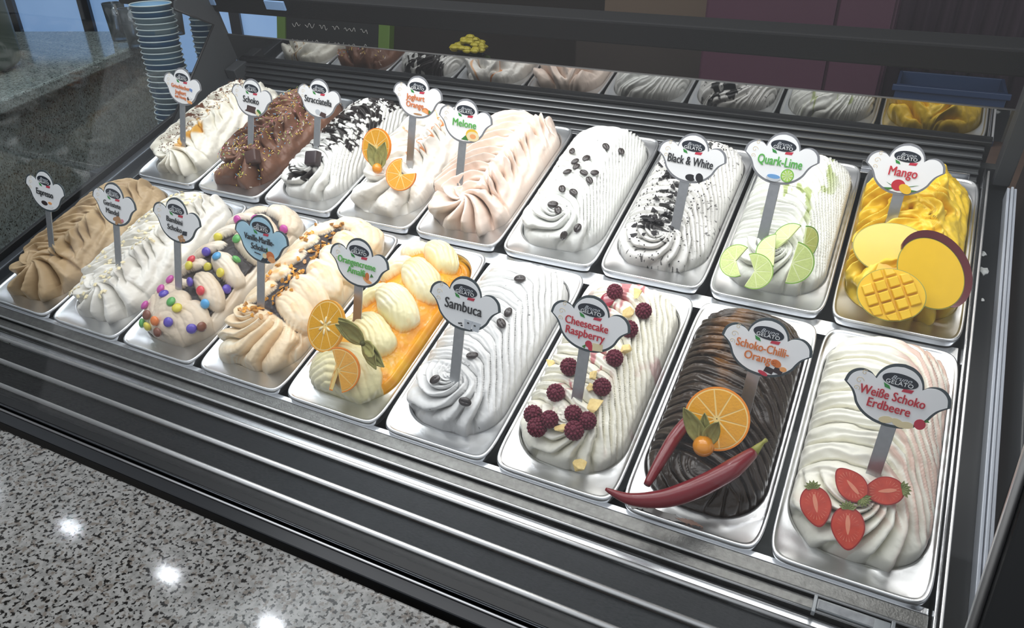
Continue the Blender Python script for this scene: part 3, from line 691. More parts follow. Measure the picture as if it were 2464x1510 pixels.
# ---------------------------------------------------------------- flavour signs
BASEPTS = [(0, 0), (.13, .025), (.25, .105), (.335, .225), (.375, .34), (.42, .44), (.50, .535), (.48, .66), (.43, .745), (.36, .785), (.28, .765), (.228, .705), (.205, .81), (.155, .91), (.085, .975), (0, 1.0)]
def plaque_outline(wd, ht, ins=0.):
    corner = {6, 11}
    pts = []
    for seg in ((0, 1, 2, 3, 4, 5, 6), (6, 7, 8, 9, 10, 11), (11, 12, 13, 14, 15)):
        P = [(BASEPTS[i][0] * wd, BASEPTS[i][1] * ht, 0) for i in seg]; c = catmull(P, n=5); pts += c if not pts else c[1:]
    half = [Vector((p.x, p.y)) for p in pts]
    full = half + [Vector((-p.x, p.y)) for p in half[-2:0:-1]]
    if ins:
        full = [Vector((p.x * (1 - 1.9 * ins / wd), (p.y - ht * .5) * (1 - 2.1 * ins / ht) + ht * .5)) for p in full]
    return full
def prism(outline, z0, z1, bev=0.):
    n = len(outline); V = [(p.x, p.y, z0) for p in outline] + [(p.x, p.y, z1) for p in outline]
    F = [tuple(range(n - 1, -1, -1)), tuple(range(n, 2 * n))] + [(i, (i + 1) % n, (i + 1) % n + n, i + n) for i in range(n)]
    return V, F
def text_mesh(txt, width=None, height=.01, cx=0, cy=0, z=0, m=None, parent=None, name='lettering', bold=.0, italic=0., arc=0.):
    cu = bpy.data.curves.new('txt', 'FONT'); cu.body = txt; cu.align_x = 'CENTER'; cu.align_y = 'CENTER'; cu.size = 1; cu.extrude = .01;  cu.shear = italic; cu.resolution_u = 3
    o = bpy.data.objects.new('txt', cu); C.objects.link(o)
    dg = bpy.context.evaluated_depsgraph_get(); dg.update(); me = bpy.data.meshes.new_from_object(o.evaluated_get(dg)); bpy.data.objects.remove(o); bpy.data.curves.remove(cu)
    co = np.zeros(len(me.vertices) * 3, np.float32); me.vertices.foreach_get('co', co); co = co.reshape(-1, 3)
    x0, x1 = co[:, 0].min(), co[:, 0].max(); y0, y1 = co[:, 1].min(), co[:, 1].max()
    # size by cap height of the font (.73 of its size)
    sy = height / .73; sx = sy * .80
    if width: sx = width / (x1 - x0)
    co[:, 0] = (co[:, 0] - (x0 + x1) / 2) * sx + cx; co[:, 1] = co[:, 1] * sy + cy; co[:, 2] = (co[:, 2] + .01) * .02 + z
    if bold:      # heavier strokes: two more copies of the letters, each a hair to the side
        me.vertices.foreach_set('co', co.ravel()); me.update(); b2 = bmesh.new()
        for k, dx in enumerate((0, -bold, bold)):
            n0 = len(b2.verts); b2.from_mesh(me); b2.verts.ensure_lookup_table()
            for v in b2.verts[n0:]: v.co.x += dx; v.co.z += k * .00002
        b2.to_mesh(me); b2.free()
    else: me.vertices.foreach_set('co', co.ravel())
    me.update(); me.materials.append(m); me.name = name
    o = bpy.data.objects.new(name, me); C.objects.link(o); o.parent = parent; return o
def disc(cx, cy, rx, ry, z, h=.0003, n=28, rot=0., a0=0, a1=2 * math.pi):
    o = []
    for k in range(n):
        t = a0 + (a1 - a0) * k / (n if a1 - a0 > 6.28 else n - 1); x, y = rx * math.cos(t), ry * math.sin(t)
        o.append(Vector((cx + x * math.cos(rot) - y * math.sin(rot), cy + x * math.sin(rot) + y * math.cos(rot))))
    return prism(o, z, z + h)
def poly(pts, z, h=.0003): return prism([Vector(p) for p in pts], z, z + h)
INK = {k: mat('print_' + k, c, .45) for k, c in dict(black='1f2024', orange='d9793a', green='57b04a', red='c42a3a', navy='1c2430', flag_green='2f8f3c', flag_red='c8324a', gold='d8c49c', white='f1f3f5', brown='4a3430', cream='ecdcb0', yellow='f0c234', tan='b98a5c', palegrey='c9ced4', lime='b5d96a', blue='6fa3d8', pink='d88a96', leaf='3f7f35', darkbrown='2f2024', peach='f0a868', greek='6f8fc8').items()}
FACE = mat('sign_white_print', 'f8f9fa', .4); FACEB = mat('sign_blue_print', '8fc8e6', .35, noise=.15, nscale=40, col2='c4e4f2')
EDGE_B = mat('sign_edge_grey', '8b8d92', .4, .2); EDGE_F = mat('sign_edge_slate', '4a5459', .4, .2)
STICK = mat('sign_stick_steel', 'b4b6b9', .32, .85, noise=.15, nscale=120)
SW, SH_ = .104, .0735
def scroll(cx, cy, s, fl=1):
    out = []
    for (dx, dy, r, a0) in ((0, 0, .0045, 0.), (.003, .010, .0032, .8), (-.001, -.009, .0036, -.6)):
        pts = [(cx + fl * (dx + r * s * (1 - k / 16) * math.cos(a0 + k * .5)), cy + dy * s + r * s * (1 - k / 16) * math.sin(a0 + k * .5), .0021) for k in range(15)]
        out.append(tube(pts, .00028, 4))
    return merge(out)
Z1 = .0021
def pictures(kind):
    P = []
    x, y = .012, .014
    D = lambda c, *a, **k: P.append((c, disc(*a, Z1 + .0001 * len(P), **k)))
    Q = lambda c, pts: P.append((c, poly(pts, Z1 + .0001 * len(P))))
    if kind == 'beans_cup': D('darkbrown', -.004, y, .008, .004); D('white', x, y - .001, .007, .004); D('peach', x - .001, y + .003, .005, .0024)
    if kind == 'almond': [D('tan', a, b, .006, .0033, rot=r) for a, b, r in ((.002, .012, .4), (.010, .015, -.6), (.014, .010, .2), (.006, .008, 1.0))]; D('pink', .019, .013, .003, .003)
    if kind == 'bambini': [D('tan', a, b, .0035, .003) for a, b in ((.006, .010), (.011, .013), (.015, .008), (.009, .006))]; Q('navy', [(.012, .016), (.022, .017), (.023, .024), (.014, .023)])
    if kind == 'marille': D('orange', .018, .014, .008, .008); D('peach', .021, .010, .007, .005); Q('leaf', [(.009, .020), (.012, .027), (.014, .020)]); Q('navy', [(.000, .003), (.012, .004), (.014, .010), (.004, .009)]); Q('navy', [(-.012, .013), (.000, .012), (.000, .0135), (-.012, .0145)]); D('cream', .008, .013, .004, .004)
    if kind == 'orangewedge': D('peach', .017, .017, .009, .0065, rot=-.5, a0=math.pi, a1=2 * math.pi); D('orange', .016, .020, .0035, .006); Q('leaf', [(.021, .020), (.027, .022), (.023, .026)])
    if kind == 'glasses': [Q('palegrey', [(a, .004), (a + .009, .004), (a + .011, .017), (a - .001, .017)]) for a in (.004, .016)]; [D('black', a, b, .0016, .001) for a, b in ((-.004, .009), (.0, .007), (.009, .013), (.019, .012), (-.001, .010))]
    if kind == 'rasp': D('flag_red', .003, .011, .0045, .0045); D('flag_red', .007, .007, .004, .004); Q('cream', [(.009, .004), (.022, .006), (.021, .015), (.008, .014)]); Q('leaf', [(-.005, .006), (.0, .010), (-.001, .004)])
    if kind == 'chilli': [Q('darkbrown', [(a, b), (a + .010, b - .002), (a + .012, b + .005), (a + .002, b + .007)]) for a, b in ((.004, .008), (.014, .010))]; D('orange', .016, .021, .006, .0045, rot=-.4); D('flag_red', .004, .005, .006, .0024, rot=-.3); D('peach', .025, .016, .004, .003)
    if kind == 'strawb': D('flag_red', .030, .013, .0055, .006); [D('cream', a, b, .007, .004, rot=r) for a, b, r in ((-.002, .008, .3), (.010, .008, -.4), (.018, .008, .2))]; Q('leaf', [(.033, .017), (.038, .018), (.035, .021)])
    if kind == 'greek': D('brown', .017, .016, .003, .0036); [D('peach', a, .010, .0045, .0026, rot=-.5) for a in (.018, .024)]; Q('greek', [(.021, .033), (.028, .031), (.029, .036), (.022, .038)]); D('white', .023, .019, .005, .003)
    if kind == 'choco': Q('brown', [(-.012, .012), (.010, .013), (.012, .021), (-.010, .022)]); Q('brown', [(-.016, .010), (.012, .008), (.012, .013), (-.013, .013)]); D('leaf', .020, .014, .006, .003, rot=-.5); D('cream', .016, .010, .006, .0032, rot=-.7)
    if kind == 'strac': D('palegrey', .0, .012, .006, .005); D('white', .013, .018, .006, .005); Q('brown', [(.004, .006), (.018, .004), (.020, .012), (.008, .014)])
    if kind == 'orange_r': D('orange', .019, .013, .008, .008, a0=-.3, a1=2.9); D('peach', .018, .013, .0065, .0065, a0=-.3, a1=2.9); Q('leaf', [(.026, .012), (.031, .016), (.026, .019)]); D('tan', .004, .008, .009, .0015)
    if kind == 'melon': D('yellow', .016, .016, .012, .010); D('cream', .018, .014, .012, .008); D('peach', .018, .014, .006, .004); Q('leaf', [(-.004, .006), (.004, .014), (.010, .006)])
    if kind == 'cookie': D('black', .005, .009, .008, .005); D('white', .016, .012, .0065, .007); D('black', .018, .011, .0055, .007, rot=.4)
    if kind == 'lime': D('lime', .014, .015, .009, .0095); D('green', .014, .015, .0086, .009); D('lime', .014, .015, .0078, .0082); [P.append(('white', poly([(.014, .015), (.014 + .0075 * math.cos(t), .015 + .0078 * math.sin(t)), (.014 + .0075 * math.cos(t + .12), .015 + .0078 * math.sin(t + .12))], Z1 + .0004))) for t in [k * .7 for k in range(9)]]; D('palegrey', -.004, .010, .010, .006, a0=math.pi, a1=2 * math.pi); D('blue', -.004, .011, .009, .003)
    if kind == 'mango': [Q('leaf', [(-.003, .010), (a, b), (a * .7, b - .003)]) for a, b in ((-.018, .016), (-.020, .008), (.024, .018), (.024, .010))]; D('red', -.002, .014, .009, .008); D('yellow', .008, .010, .009, .006, rot=-.5)
    return P
def sign(x, y, z, slen, roll, lines, colr, kind, label, row, face=None, ts=None, lean=28, dx=0.):
    rot = Matrix.Rotation(R_(90 - lean), 4, 'X') @ Matrix.Rotation(R_(roll), 4, 'Z')
    e = empty('flavour_sign', (x, y, z), rot, label, 'sign', 'flavour signs in the %s row' % ('back' if row else 'front'))
    sx = dx - slen * math.tan(R_(roll)) * 0
    # stick
    box_obj('stick', -.0075, .0075, -.03, slen + .02, -.0012, .0004, STICK, e, .0004)
    top = empty('plaque', (dx, slen, .0002)); top.parent = e
    v, f = prism(plaque_outline(SW, SH_), 0, .0014); bd_ = mesh_obj('border', v, f, EDGE_B if row else EDGE_F, top)
    v, f = prism(plaque_outline(SW, SH_, .0033), .0014, .0020); mesh_obj('printed_face', v, f, face or FACE, top)
    v, f = disc(0, SH_ * .745, .0175, .0078, Z1, .0003, rot=-.03); mesh_obj('emblem_oval', v, f, INK['navy'], top)
    text_mesh('Bruno', .020, .0048, .001, SH_ * .775, .0026, INK['palegrey'], top, 'emblem_lettering', 0., .4)
    text_mesh('GELATO', .0265, .0046, 0, SH_ * .705, .0026, INK['white'], top, 'emblem_lettering')
    v, f = poly([(-.0145, SH_ * .665), (-.0085, SH_ * .635), (-.0065, SH_ * .585), (-.0125, SH_ * .60)], Z1); mesh_obj('emblem_ribbon', v, f, INK['flag_green'], top)
    v, f = poly([(.0040, SH_ * .595), (.0050, SH_ * .64), (.0150, SH_ * .655), (.0135, SH_ * .60)], Z1); mesh_obj('emblem_ribbon', v, f, INK['flag_red'], top)
    if face is None:
        v, f = scroll(-.0375, SH_ * .60, 1.); o = mesh_obj('scroll_print', v, f, INK['gold'], top); o['kind'] = 'stuff'
    n = len(lines); hs = ts or (.0135 if n == 1 else .0098)
    cy = [SH_ * .44] if n == 1 else ([SH_ * .485, SH_ * .31] if n == 2 else [SH_ * .48, SH_ * .335, SH_ * .21])
    for k, (tx, wd) in enumerate(lines):
        text_mesh(tx, wd, hs * (.75 if (n == 3 and k == 2) else 1), (-.003 if n > 1 else 0) , cy[k], .0031, colr, top, 'lettering', .00026)
    by = {}
    for c, g in pictures(kind):
        by.setdefault(c, []).append(g)
    for c, gs in by.items():
        v, f = merge(gs); mesh_obj('fruit_print', v, f, INK[c], top)
    return e
SG = [
 (.110, .102, .038, .078, -6, [('Espresso', .043)], 'black', 'beans_cup', 'white flavour sign reading Espresso, farthest left of the front row', 0, None, .0115, 0),
 (.279, .106, .038, .079, -6, [('Geröstete', .040), ('Mandel', .030)], 'black', 'almond', 'white flavour sign reading Geröstete Mandel', 0, None, .0090, 0),
 (.427, .099, .038, .082, -6, [('Bambini', .034), ('Schoko', .031)], 'black', 'bambini', 'white flavour sign reading Bambini Schoko', 0, None, .0092, .002),
 (.603, .098, .040, .084, -5, [('Vanille-Marille-', .057), ('Schoko', .030)], 'black', 'marille', 'pale blue flavour sign reading Vanille-Marille-Schoko', 0, FACEB, .0098, .002),
 (.764, .130, .030, .056, -4, [('Orangencreme', .066), ('Amalfi', .031)], 'green', 'orangewedge', 'white flavour sign reading Orangencreme Amalfi', 0, None, .0105, 0),
 (.963, .070, .042, .083, -4, [('Sambuca', .054)], 'black', 'glasses', 'white flavour sign reading Sambuca', 0, None, .0145, .004),
 (1.129, .096, .044, .074, -3, [('Cheesecake', .056), ('Raspberry', .051)], 'red', 'rasp', 'white flavour sign reading Cheesecake Raspberry', 0, None, .0108, .002),
 (1.327, .152, .042, .050, -3, [('Schoko-Chilli-', .060), ('Orange', .036)], 'orange', 'chilli', 'white flavour sign reading Schoko-Chilli-Orange', 0, None, .0108, .006),
 (1.477, .108, .044, .064, -3, [('Weiße Schoko', .064), ('Erdbeere', .042)], 'red', 'strawb', 'white flavour sign reading Weiße Schoko Erdbeere, nearest the right end', 0, None, .0108, -.003),
 (.106, .456, .038, .075, -7, [('Griechischer', .050), ('Joghurt', .030), ('mit Honig', .030)], 'orange', 'greek', 'white flavour sign reading Griechischer Joghurt mit Honig, back left corner', 1, None, .0080, .002),
 (.272, .478, .040, .058, -6, [('Schoko', .040)], 'black', 'choco', 'white flavour sign reading only Schoko', 1, None, .0125, .003),
 (.421, .501, .042, .060, -6, [('Stracciatella', .064)], 'black', 'strac', 'white flavour sign reading Stracciatella', 1, None, .0125, .002),
 (.636, .501, .042, .085, -4, [('Joghurt', .038), ('Orange', .036)], 'orange', 'orange_r', 'white flavour sign reading Joghurt Orange', 1, None, .0102, .008),
 (.759, .465, .046, .076, -4, [('Melone', .045)], 'green', 'melon', 'white flavour sign reading Melone', 1, None, .0125, .002),
 (1.148, .455, .044, .072, -4, [('Black & White', .068)], 'black', 'cookie', 'white flavour sign reading Black & White', 1, None, .0130, .003),
 (1.277, .459, .046, .086, -3, [('Quark-Lime', .061)], 'green', 'lime', 'white flavour sign reading Quark-Lime', 1, None, .0135, 0),
 (1.441, .550, .044, .040, -2, [('Mango', .037)], 'red', 'mango', 'white flavour sign reading Mango, back right corner', 1, None, .0135, -.002)]
for (x, y, z, sl, ro, ln, cc, kd, lb, rw, fc, ts, dx) in SG:
    sign(x, y, .045, sl - .001, ro * .75, ln, INK[cc], kd, lb, rw, fc, ts, 28, dx)

# ---------------------------------------------------------------- toppings
def frame_on(i, row, x, y, sink=0., spin=0., up=None):
    n = up or snorm(i, row, x, y); z = surf(i, row, x, y)
    q = n.to_track_quat('Z', 'Y').to_matrix().to_4x4()
    return Matrix.Translation(Vector((x, y, z)) + n * sink) @ q @ Matrix.Rotation(spin, 4, 'Z')
rg = random.Random(11)
BEAN = mat('roasted_coffee_bean', '332b2a', .32, coat=.3, spec=.6)
def bean_mesh():
    bm = bmesh.new(); sphere(bm, 1, Matrix.Identity(4), 20, 12)
    for v in bm.verts:
        x, y, z = v.co; g = math.exp(-(y / .14) ** 2) * (.22 if z > 0 else 0) * (1 if abs(x) < .95 else 0)
        v.co = Vector((x * .0072, y * .0052, (z * .0032 if z > 0 else z * .0030) - g * .006))
    me = bpy.data.meshes.new('coffee_bean'); bm.to_mesh(me); bm.free(); me.shade_smooth(); me.materials.append(BEAN); return me
bme = bean_mesh()
def bean(i, row, x, y, lab, grp):
    o = bpy.data.objects.new('coffee_bean', bme); C.objects.link(o); k = rg.uniform(1.1, 1.25)
    o.matrix_basis = frame_on(i, row, x, y, .0012, rg.uniform(-1, 1) if rg.random() < .6 else rg.uniform(0, 3)) @ Matrix.Diagonal((k, k, k, 1)); tag(o, lab, 'coffee bean', grp)
BB = [(0.9736, 0.6208, 'coffee bean alone at the upper middle of the many bean ice'), (0.9993, 0.6255, 'coffee bean farthest right at the back of the many bean ice'), (0.9190, 0.5988, 'coffee bean at the left rear edge of the many bean ice'), (0.9537, 0.5788, 'coffee bean just right of the left rear one'),
      (0.9387, 0.5645, 'rear bean of the stacked pair on the left of the ice'), (0.9467, 0.5508, 'front bean of the stacked pair on the left of the ice'), (0.9373, 0.5335, 'single coffee bean in front of the stacked pair'), (0.9819, 0.5443, 'single coffee bean on the right at mid length'),
      (0.9654, 0.5379, 'left bean of the touching pair in the centre'), (0.9800, 0.5247, 'right bean of the touching pair in the centre'), (0.9468, 0.4876, 'left bean of the pair on the front half of the ridges'), (0.9670, 0.4872, 'right bean of the pair on the front half of the ridges'),
      (0.9455, 0.4504, 'upper bean of the overlapping pair near the front swirl'), (0.9585, 0.4413, 'lower bean of the overlapping pair near the front swirl'), (0.9959, 0.4278, 'round coffee bean right on the front swirl of the back row ice'), (0.9795, 0.4097, 'coffee bean lowest on the front swirl of the back row ice')]
for x, y, lb in BB: bean(5, 1, x, y, lb, 'coffee beans on the back row ice')
BF = [(0.9652, 0.2783, 'coffee bean at the back end of the aniseed ice'), (0.9785, 0.2098, 'coffee bean touching the right tip of the Sambuca sign'), (0.9783, 0.1873, 'coffee bean below the right tip of the Sambuca sign'), (0.9670, 0.1189, 'coffee bean right of the Sambuca sign stick'), (0.9384, 0.0650, 'coffee bean left of the foot of the Sambuca stick'), (0.9886, 0.0524, 'coffee bean in the front swirl of the aniseed ice')]
for x, y, lb in BF: bean(5, 0, x, y, lb, 'coffee beans on the aniseed ice')

CANDY = dict(pink='c04aa0', yellow='ddd04a', green='5cab5a', purple='5b48b4', blue='57a6dc', red='d8404c', brown='7b4632', orange='e8803a')
cbm = bmesh.new(); sphere(cbm, 1, Matrix.Diagonal((.0082, .0082, .0048, 1)), 18, 10); cme = {}
base_me = bpy.data.meshes.new('candy'); cbm.to_mesh(base_me); cbm.free(); base_me.shade_smooth()
for k, c in CANDY.items():
    me = base_me.copy(); me.name = 'candy'; me.materials.append(mat('candy_shell_' + k, c, .28, spec=.5, coat=.3)); cme[k] = me
CL = [('pink', 0.3997, 0.2816, 'at the rear left of the candy topped ice'), ('yellow', 0.3946, 0.2324, 'on the left flank behind the sign'), ('green', 0.4530, 0.2246, 'near the rear centre beside the blue sign'), ('purple', 0.4049, 0.1915, 'on the left half at mid length'), ('blue', 0.4533, 0.1741, 'in the middle of the ice'), ('red', 0.3978, 0.1636, 'touching a yellow one at the left edge'), ('yellow', 0.4030, 0.1514, 'touching a red one at the left edge'), ('yellow', 0.4314, 0.1636, 'on the dark chocolate left of centre'), ('green', 0.4772, 0.1871, 'on the right lobe behind'), ('pink', 0.3938, 0.1137, 'left of the Bambini sign stick'), ('purple', 0.4402, 0.1172, 'right of the Bambini sign stick'), ('yellow', 0.4764, 0.1513, 'on top of the middle lobe'), ('red', 0.4750, 0.1048, 'on the lobe right of the Bambini sign stick'), ('purple', 0.4869, 0.1377, 'on the right flank at mid length'), ('blue', 0.4885, 0.0918, 'on the right lobe near the front'), ('green', 0.4452, 0.0675, 'on the crest of the front swirl'), ('yellow', 0.4597, 0.0623, 'in the middle of the front swirl'), ('purple', 0.4588, 0.0381, 'on the lower middle of the front swirl'), ('purple', 0.4927, 0.0465, 'lowest on the right of the front swirl'), ('brown', 0.5024, 0.0566, 'at the right edge of the front swirl'), ('pink', 0.4927, 0.2932, 'at the rear right of the ice'), ('pink', 0.4509, 0.2791, 'at the rear middle of the ice'), ('pink', 0.3996, 0.0883, 'touching a purple one near the sign foot'), ('purple', 0.4161, 0.0788, 'touching a pink one near the sign foot'), ('pink', 0.3883, 0.0559, 'at the left edge of the front swirl'), ('brown', 0.4063, 0.0409, 'between pink and orange on the front swirl'), ('orange', 0.4351, 0.0327, 'the only one of its colour, front swirl'), ('green', 0.3954, 0.0325, 'at the lower left rim of the front swirl'), ('yellow', 0.4136, 0.0279, 'between green and brown at the lower rim'), ('brown', 0.4451, 0.0212, 'lowest in the middle of the front swirl')]
for c, x, y, lb in CL:
    o = bpy.data.objects.new('candy', cme[c]); C.objects.link(o)
    n = (snorm(2, 0, x, y) + Vector((rg.uniform(-.3, .3), rg.uniform(-.5, .1), 0))).normalized(); o.matrix_basis = frame_on(2, 0, x, y, .0018, 0, n); tag(o, '%s sugar coated candy %s' % (c, lb), 'candy', 'sugar coated candies on the candy topped ice')

# raspberries
RASP = mat('raspberry_red', '55182a', .55, noise=.25, nscale=400, spec=.35, col2='73243a')
bm = bmesh.new()
sphere(bm, .0108, Matrix.Diagonal((1, 1, 1.05, 1)), 14, 10)
k = 0
for ring, (zc, n_) in enumerate(((-.8, 8), (-.5, 13), (-.17, 16), (.17, 16), (.5, 13), (.78, 9), (.95, 4))):
    rr = math.sqrt(max(0, 1 - zc * zc)) if zc < .95 else .15
    for j in range(n_):
        a = 2 * math.pi * (j + .5 * (ring % 2)) / n_
        sphere(bm, .0025, Matrix.Translation((.0108 * rr * math.cos(a), .0108 * rr * math.sin(a), .0112 * zc)), 7, 5)
rme = bpy.data.meshes.new('raspberry'); bm.to_mesh(rme); bm.free(); rme.shade_smooth(); rme.materials.append(RASP)
RB = [(1.1105, 0.2902, 'raspberry at the rear end beside a red sauce pool'), (1.1600, 0.2690, 'raspberry at the rear right near the Cheesecake sign'), (1.1535, 0.2288, 'raspberry partly behind the right tip of the Cheesecake sign'), (1.1523, 0.1746, 'raspberry right of the sign stick at mid length'), (1.1021, 0.1403, 'raspberry half hidden left of the sign stick'), (1.1539, 0.1240, 'raspberry right of the sign stick near its foot'), (1.1008, 0.0969, 'raspberry left of the foot of the sign'), (1.0823, 0.0633, 'left raspberry of the front left trio'), (1.1087, 0.0580, 'right raspberry of the front left trio'), (1.0953, 0.0468, 'lowest raspberry of the front left trio'), (1.1348, 0.0734, 'upper raspberry of the front middle trio'), (1.1442, 0.0525, 'lowest raspberry of the front middle trio'), (1.1547, 0.0709, 'right raspberry of the front middle trio')]
for x, y, lb in RB:
    o = bpy.data.objects.new('raspberry', rme); C.objects.link(o); z = surf(6, 0, x, y)
    n = Vector((rg.uniform(-.3, .3), rg.uniform(-.7, -.1), 1)).normalized(); s_ = rg.uniform(.88, 1.0)
    o.matrix_basis = Matrix.Translation((x, y, z + .0055)) @ n.to_track_quat('Z', 'Y').to_matrix().to_4x4() @ Matrix.Diagonal((s_, s_, s_ * 1.05, 1)); tag(o, lb, 'raspberry', 'raspberries on the ridged ivory ice')
# biscuit chunks
BISC = mat('biscuit', 'e2bd74', .8, noise=.2, nscale=180, bump=.4, bscale=500, col2='f0d79a')
BL = [(1.1375, 0.2958, 1.25, 'biscuit chunk beside the rearmost raspberry'), (1.1412, 0.2594, 1.1, 'biscuit chunk behind the top of the Cheesecake sign'), (1.1599, 0.1964, 1.1, 'biscuit chunk between two raspberries at right of the sign'), (1.0607, 0.1584, .9, 'biscuit chunk alone on the left edge'), (1.1351, 0.1402, .8, 'biscuit chunk right behind the sign stick'), (1.1386, 0.1178, .8, 'biscuit chunk touching the sign stick'), (1.1542, 0.0986, 1.2, 'large biscuit chunk right of the sign foot'), (1.1266, 0.0533, .9, 'biscuit chunk between the two raspberry trios'), (1.1593, 0.0268, 1.05, 'biscuit chunk alone at the front end of the ice')]
for x, y, s_, lb in BL:
    bm = bmesh.new(); pts = [Vector((rg.uniform(-1, 1), rg.uniform(-1, 1), rg.uniform(-.45, .55))) for _ in range(9)]
    pts = [p.normalized() * rg.uniform(.75, 1.15) * .0098 * s_ for p in pts]
    for p in pts: bm.verts.new((p.x, p.y, p.z * .6))
    bmesh.ops.convex_hull(bm, input=bm.verts); bmesh.ops.bevel(bm, geom=bm.edges[:], offset=.0006, segments=1, affect='EDGES')
    o = bm_obj('biscuit_chunk', bm, BISC); z = surf(6, 0, x, y); o.location = (x, y, z + .002); tag(o, lb, 'biscuit', 'biscuit chunks on the raspberry ice')
# chocolate cubes
for (i, x, y, lb, rz, cc) in ((1, .3015, .4470, 'dark brown chocolate cube at the foot of the Schoko sign', .45, '4a312a'), (2, .4505, .4560, 'nearly black chocolate cube at the foot of the Stracciatella sign', .2, '33272a')):
    bm = bmesh.new(); box(bm, -.0145, .0145, -.0145, .0145, -.009, .009, .0035, 3)
    for v in bm.verts: k = 1 - .10 * (v.co.z + .009) / .018; v.co.x *= k; v.co.y *= k
    o = bm_obj('chocolate_cube', bm, mat('chocolate_' + cc, cc, .38, noise=.1, bump=.05), None, True)
    o.matrix_basis = Matrix.Translation((x, y, surf(i, 1, x, y) + .009)) @ Matrix.Rotation(.65, 4, 'X') @ Matrix.Rotation(rz, 4, 'Z'); tag(o, lb, 'chocolate')

# citrus slices
def citrus(name, loc, rot, r, a0, a1, colf, rindc, label, cat, group=None, th=.0045, nseg=10, twist=0., pith='f2d58a', seeds=False, halfcut=0.):
    """a slice with rind, pith and flesh segments; its axis is local z; twist bends it like a propeller"""
    e = empty(name, loc, rot, label, cat, group)
    FL_ = mat('flesh_' + colf, colf, .25, noise=.12, nscale=160, bump=.5, bscale=350, coat=.5, scale3=(1, 1, 1)); PI_ = mat('pith_' + pith, pith, .6); RI = mat('rind_' + rindc, rindc, .4, noise=.08, nscale=300, bump=.4, bscale=900)
    full = a1 - a0 > 6.2
    def bend(x, y, z):
        if twist:
            a = math.atan2(y, x); rr = math.hypot(x, y); z = z + twist * rr * math.sin(a - (a0 + a1) / 2) * (abs(a - 0) ** 0) 
        return (x, y, z)
    def annular(r0, r1, z0, z1, b0, b1, n):
        V = []; F = []
        for k in range(n + 1):
            t = b0 + (b1 - b0) * k / n
            for rr, zz in ((r0, z0), (r1, z0), (r1, z1), (r0, z1)): V.append(bend(rr * math.cos(t), rr * math.sin(t), zz))
        for k in range(n):
            o = 4 * k
            for q in range(4): F.append((o + q, o + (q + 1) % 4, o + 4 + (q + 1) % 4, o + 4 + q))
        F += [(0, 1, 2, 3), (4 * n + 3, 4 * n + 2, 4 * n + 1, 4 * n)]
        return V, F
    v, f = annular(r * .945, r, -th / 2, th / 2, a0, a1, 40); o = mesh_obj('rind', v, f, RI, e); 
    v, f = annular(r * .02, r * .95, -th * .46, th * .46, a0, a1, 40); mesh_obj('pith', v, f, PI_, e)
    st = 2 * math.pi / nseg; parts_ = []
    t = a0
    while t < a1 - .05:
        b0, b1 = t, min(t + st, a1); g = .022
        V = []; n = 6
        outl = [(r * .10, (b0 + b1) / 2)] + [(r * .90, b0 + g + (b1 - b0 - 2 * g) * k / n) for k in range(n + 1)]
        P = [(q * math.cos(a), q * math.sin(a)) for q, a in outl]
        m = len(P); V = [bend(x, y, -th * .5) for x, y in P] + [bend(x, y, th * .56) for x, y in P]
        F = [tuple(range(m - 1, -1, -1)), tuple(range(m, 2 * m))] + [(i, (i + 1) % m, (i + 1) % m + m, i + m) for i in range(m)]
        mesh_obj('segment', V, F, FL_, e); t += st
    if seeds:
        SD = mat('citrus_seed', 'f0e2b4', .5)
        for k in range(6):
            bm = bmesh.new(); sphere(bm, .0034, Matrix.Diagonal((1.5, .6, .5, 1)), 8, 6); s = bm_obj('seed', bm, SD, e, True); a = k * 1.05 + .3; s.location = (.009 * math.cos(a), .009 * math.sin(a), th * .6); s.rotation_euler = (0, 0, a)
    return e
RX = lambda d: Matrix.Rotation(R_(d), 4, 'X')
RY = lambda d: Matrix.Rotation(R_(d), 4, 'Y')
RZ = lambda d: Matrix.Rotation(R_(d), 4, 'Z')
TAU = 2 * math.pi
OR = ('e9a21c', 'ee8a1c')
citrus('orange_slice', (1.303, .112, .068), RX(40) @ RY(3), .0375, 0, TAU, 'e4a018', 'ef8c1e', 'whole round orange slice standing on the dark chocolate ice', 'orange slice')
citrus('orange_slice', (.583, .489, .083), RX(52) @ RY(-6), .033, 0, TAU, 'e0a01c', 'ee8a1c', 'whole round orange slice left of the Joghurt Orange sign stick', 'orange slice', nseg=9)
citrus('orange_slice', (.655, .448, .063), RX(42) @ RY(8) @ RZ(75), .0285, R_(25), R_(300), 'e6a42a', 'ee8a1c', 'orange slice with a wedge missing right of the physalis', 'orange slice', nseg=9)
citrus('orange_slice', (.735, .098, .058), RX(40) @ RY(-12) @ RZ(20), .0385, 0, TAU, 'e2a41e', 'e8a02a', 'orange slice with pale seeds at the foot of the Amalfi sign', 'orange slice', seeds=True, nseg=10)
citrus('orange_slice', (.797, .036, .052), RX(48) @ RY(14) @ RZ(5), .0320, R_(-75), R_(110), 'f0ac3c', 'ee8a2a', 'right half of the twisted orange slice on the front cream scoop', 'orange slice', twist=.0, nseg=10)
citrus('orange_slice', (.796, .036, .052), RX(32) @ RY(-50) @ RZ(0), .0300, R_(95), R_(265), 'e8a836', 'ee8420', 'left folded half of the twisted orange slice on the front cream scoop', 'orange slice', nseg=10)
LM = dict(nseg=9, th=.003, pith='e6efb8')
citrus('lime_slice', (1.254, .400, .052), RX(34) @ RY(-18), .0245, R_(60), R_(300), 'cfdf8e', '8fb84a', 'left half of the twisted lime slice at the front left', 'lime slice', 'lime slices on the white ice', **LM)
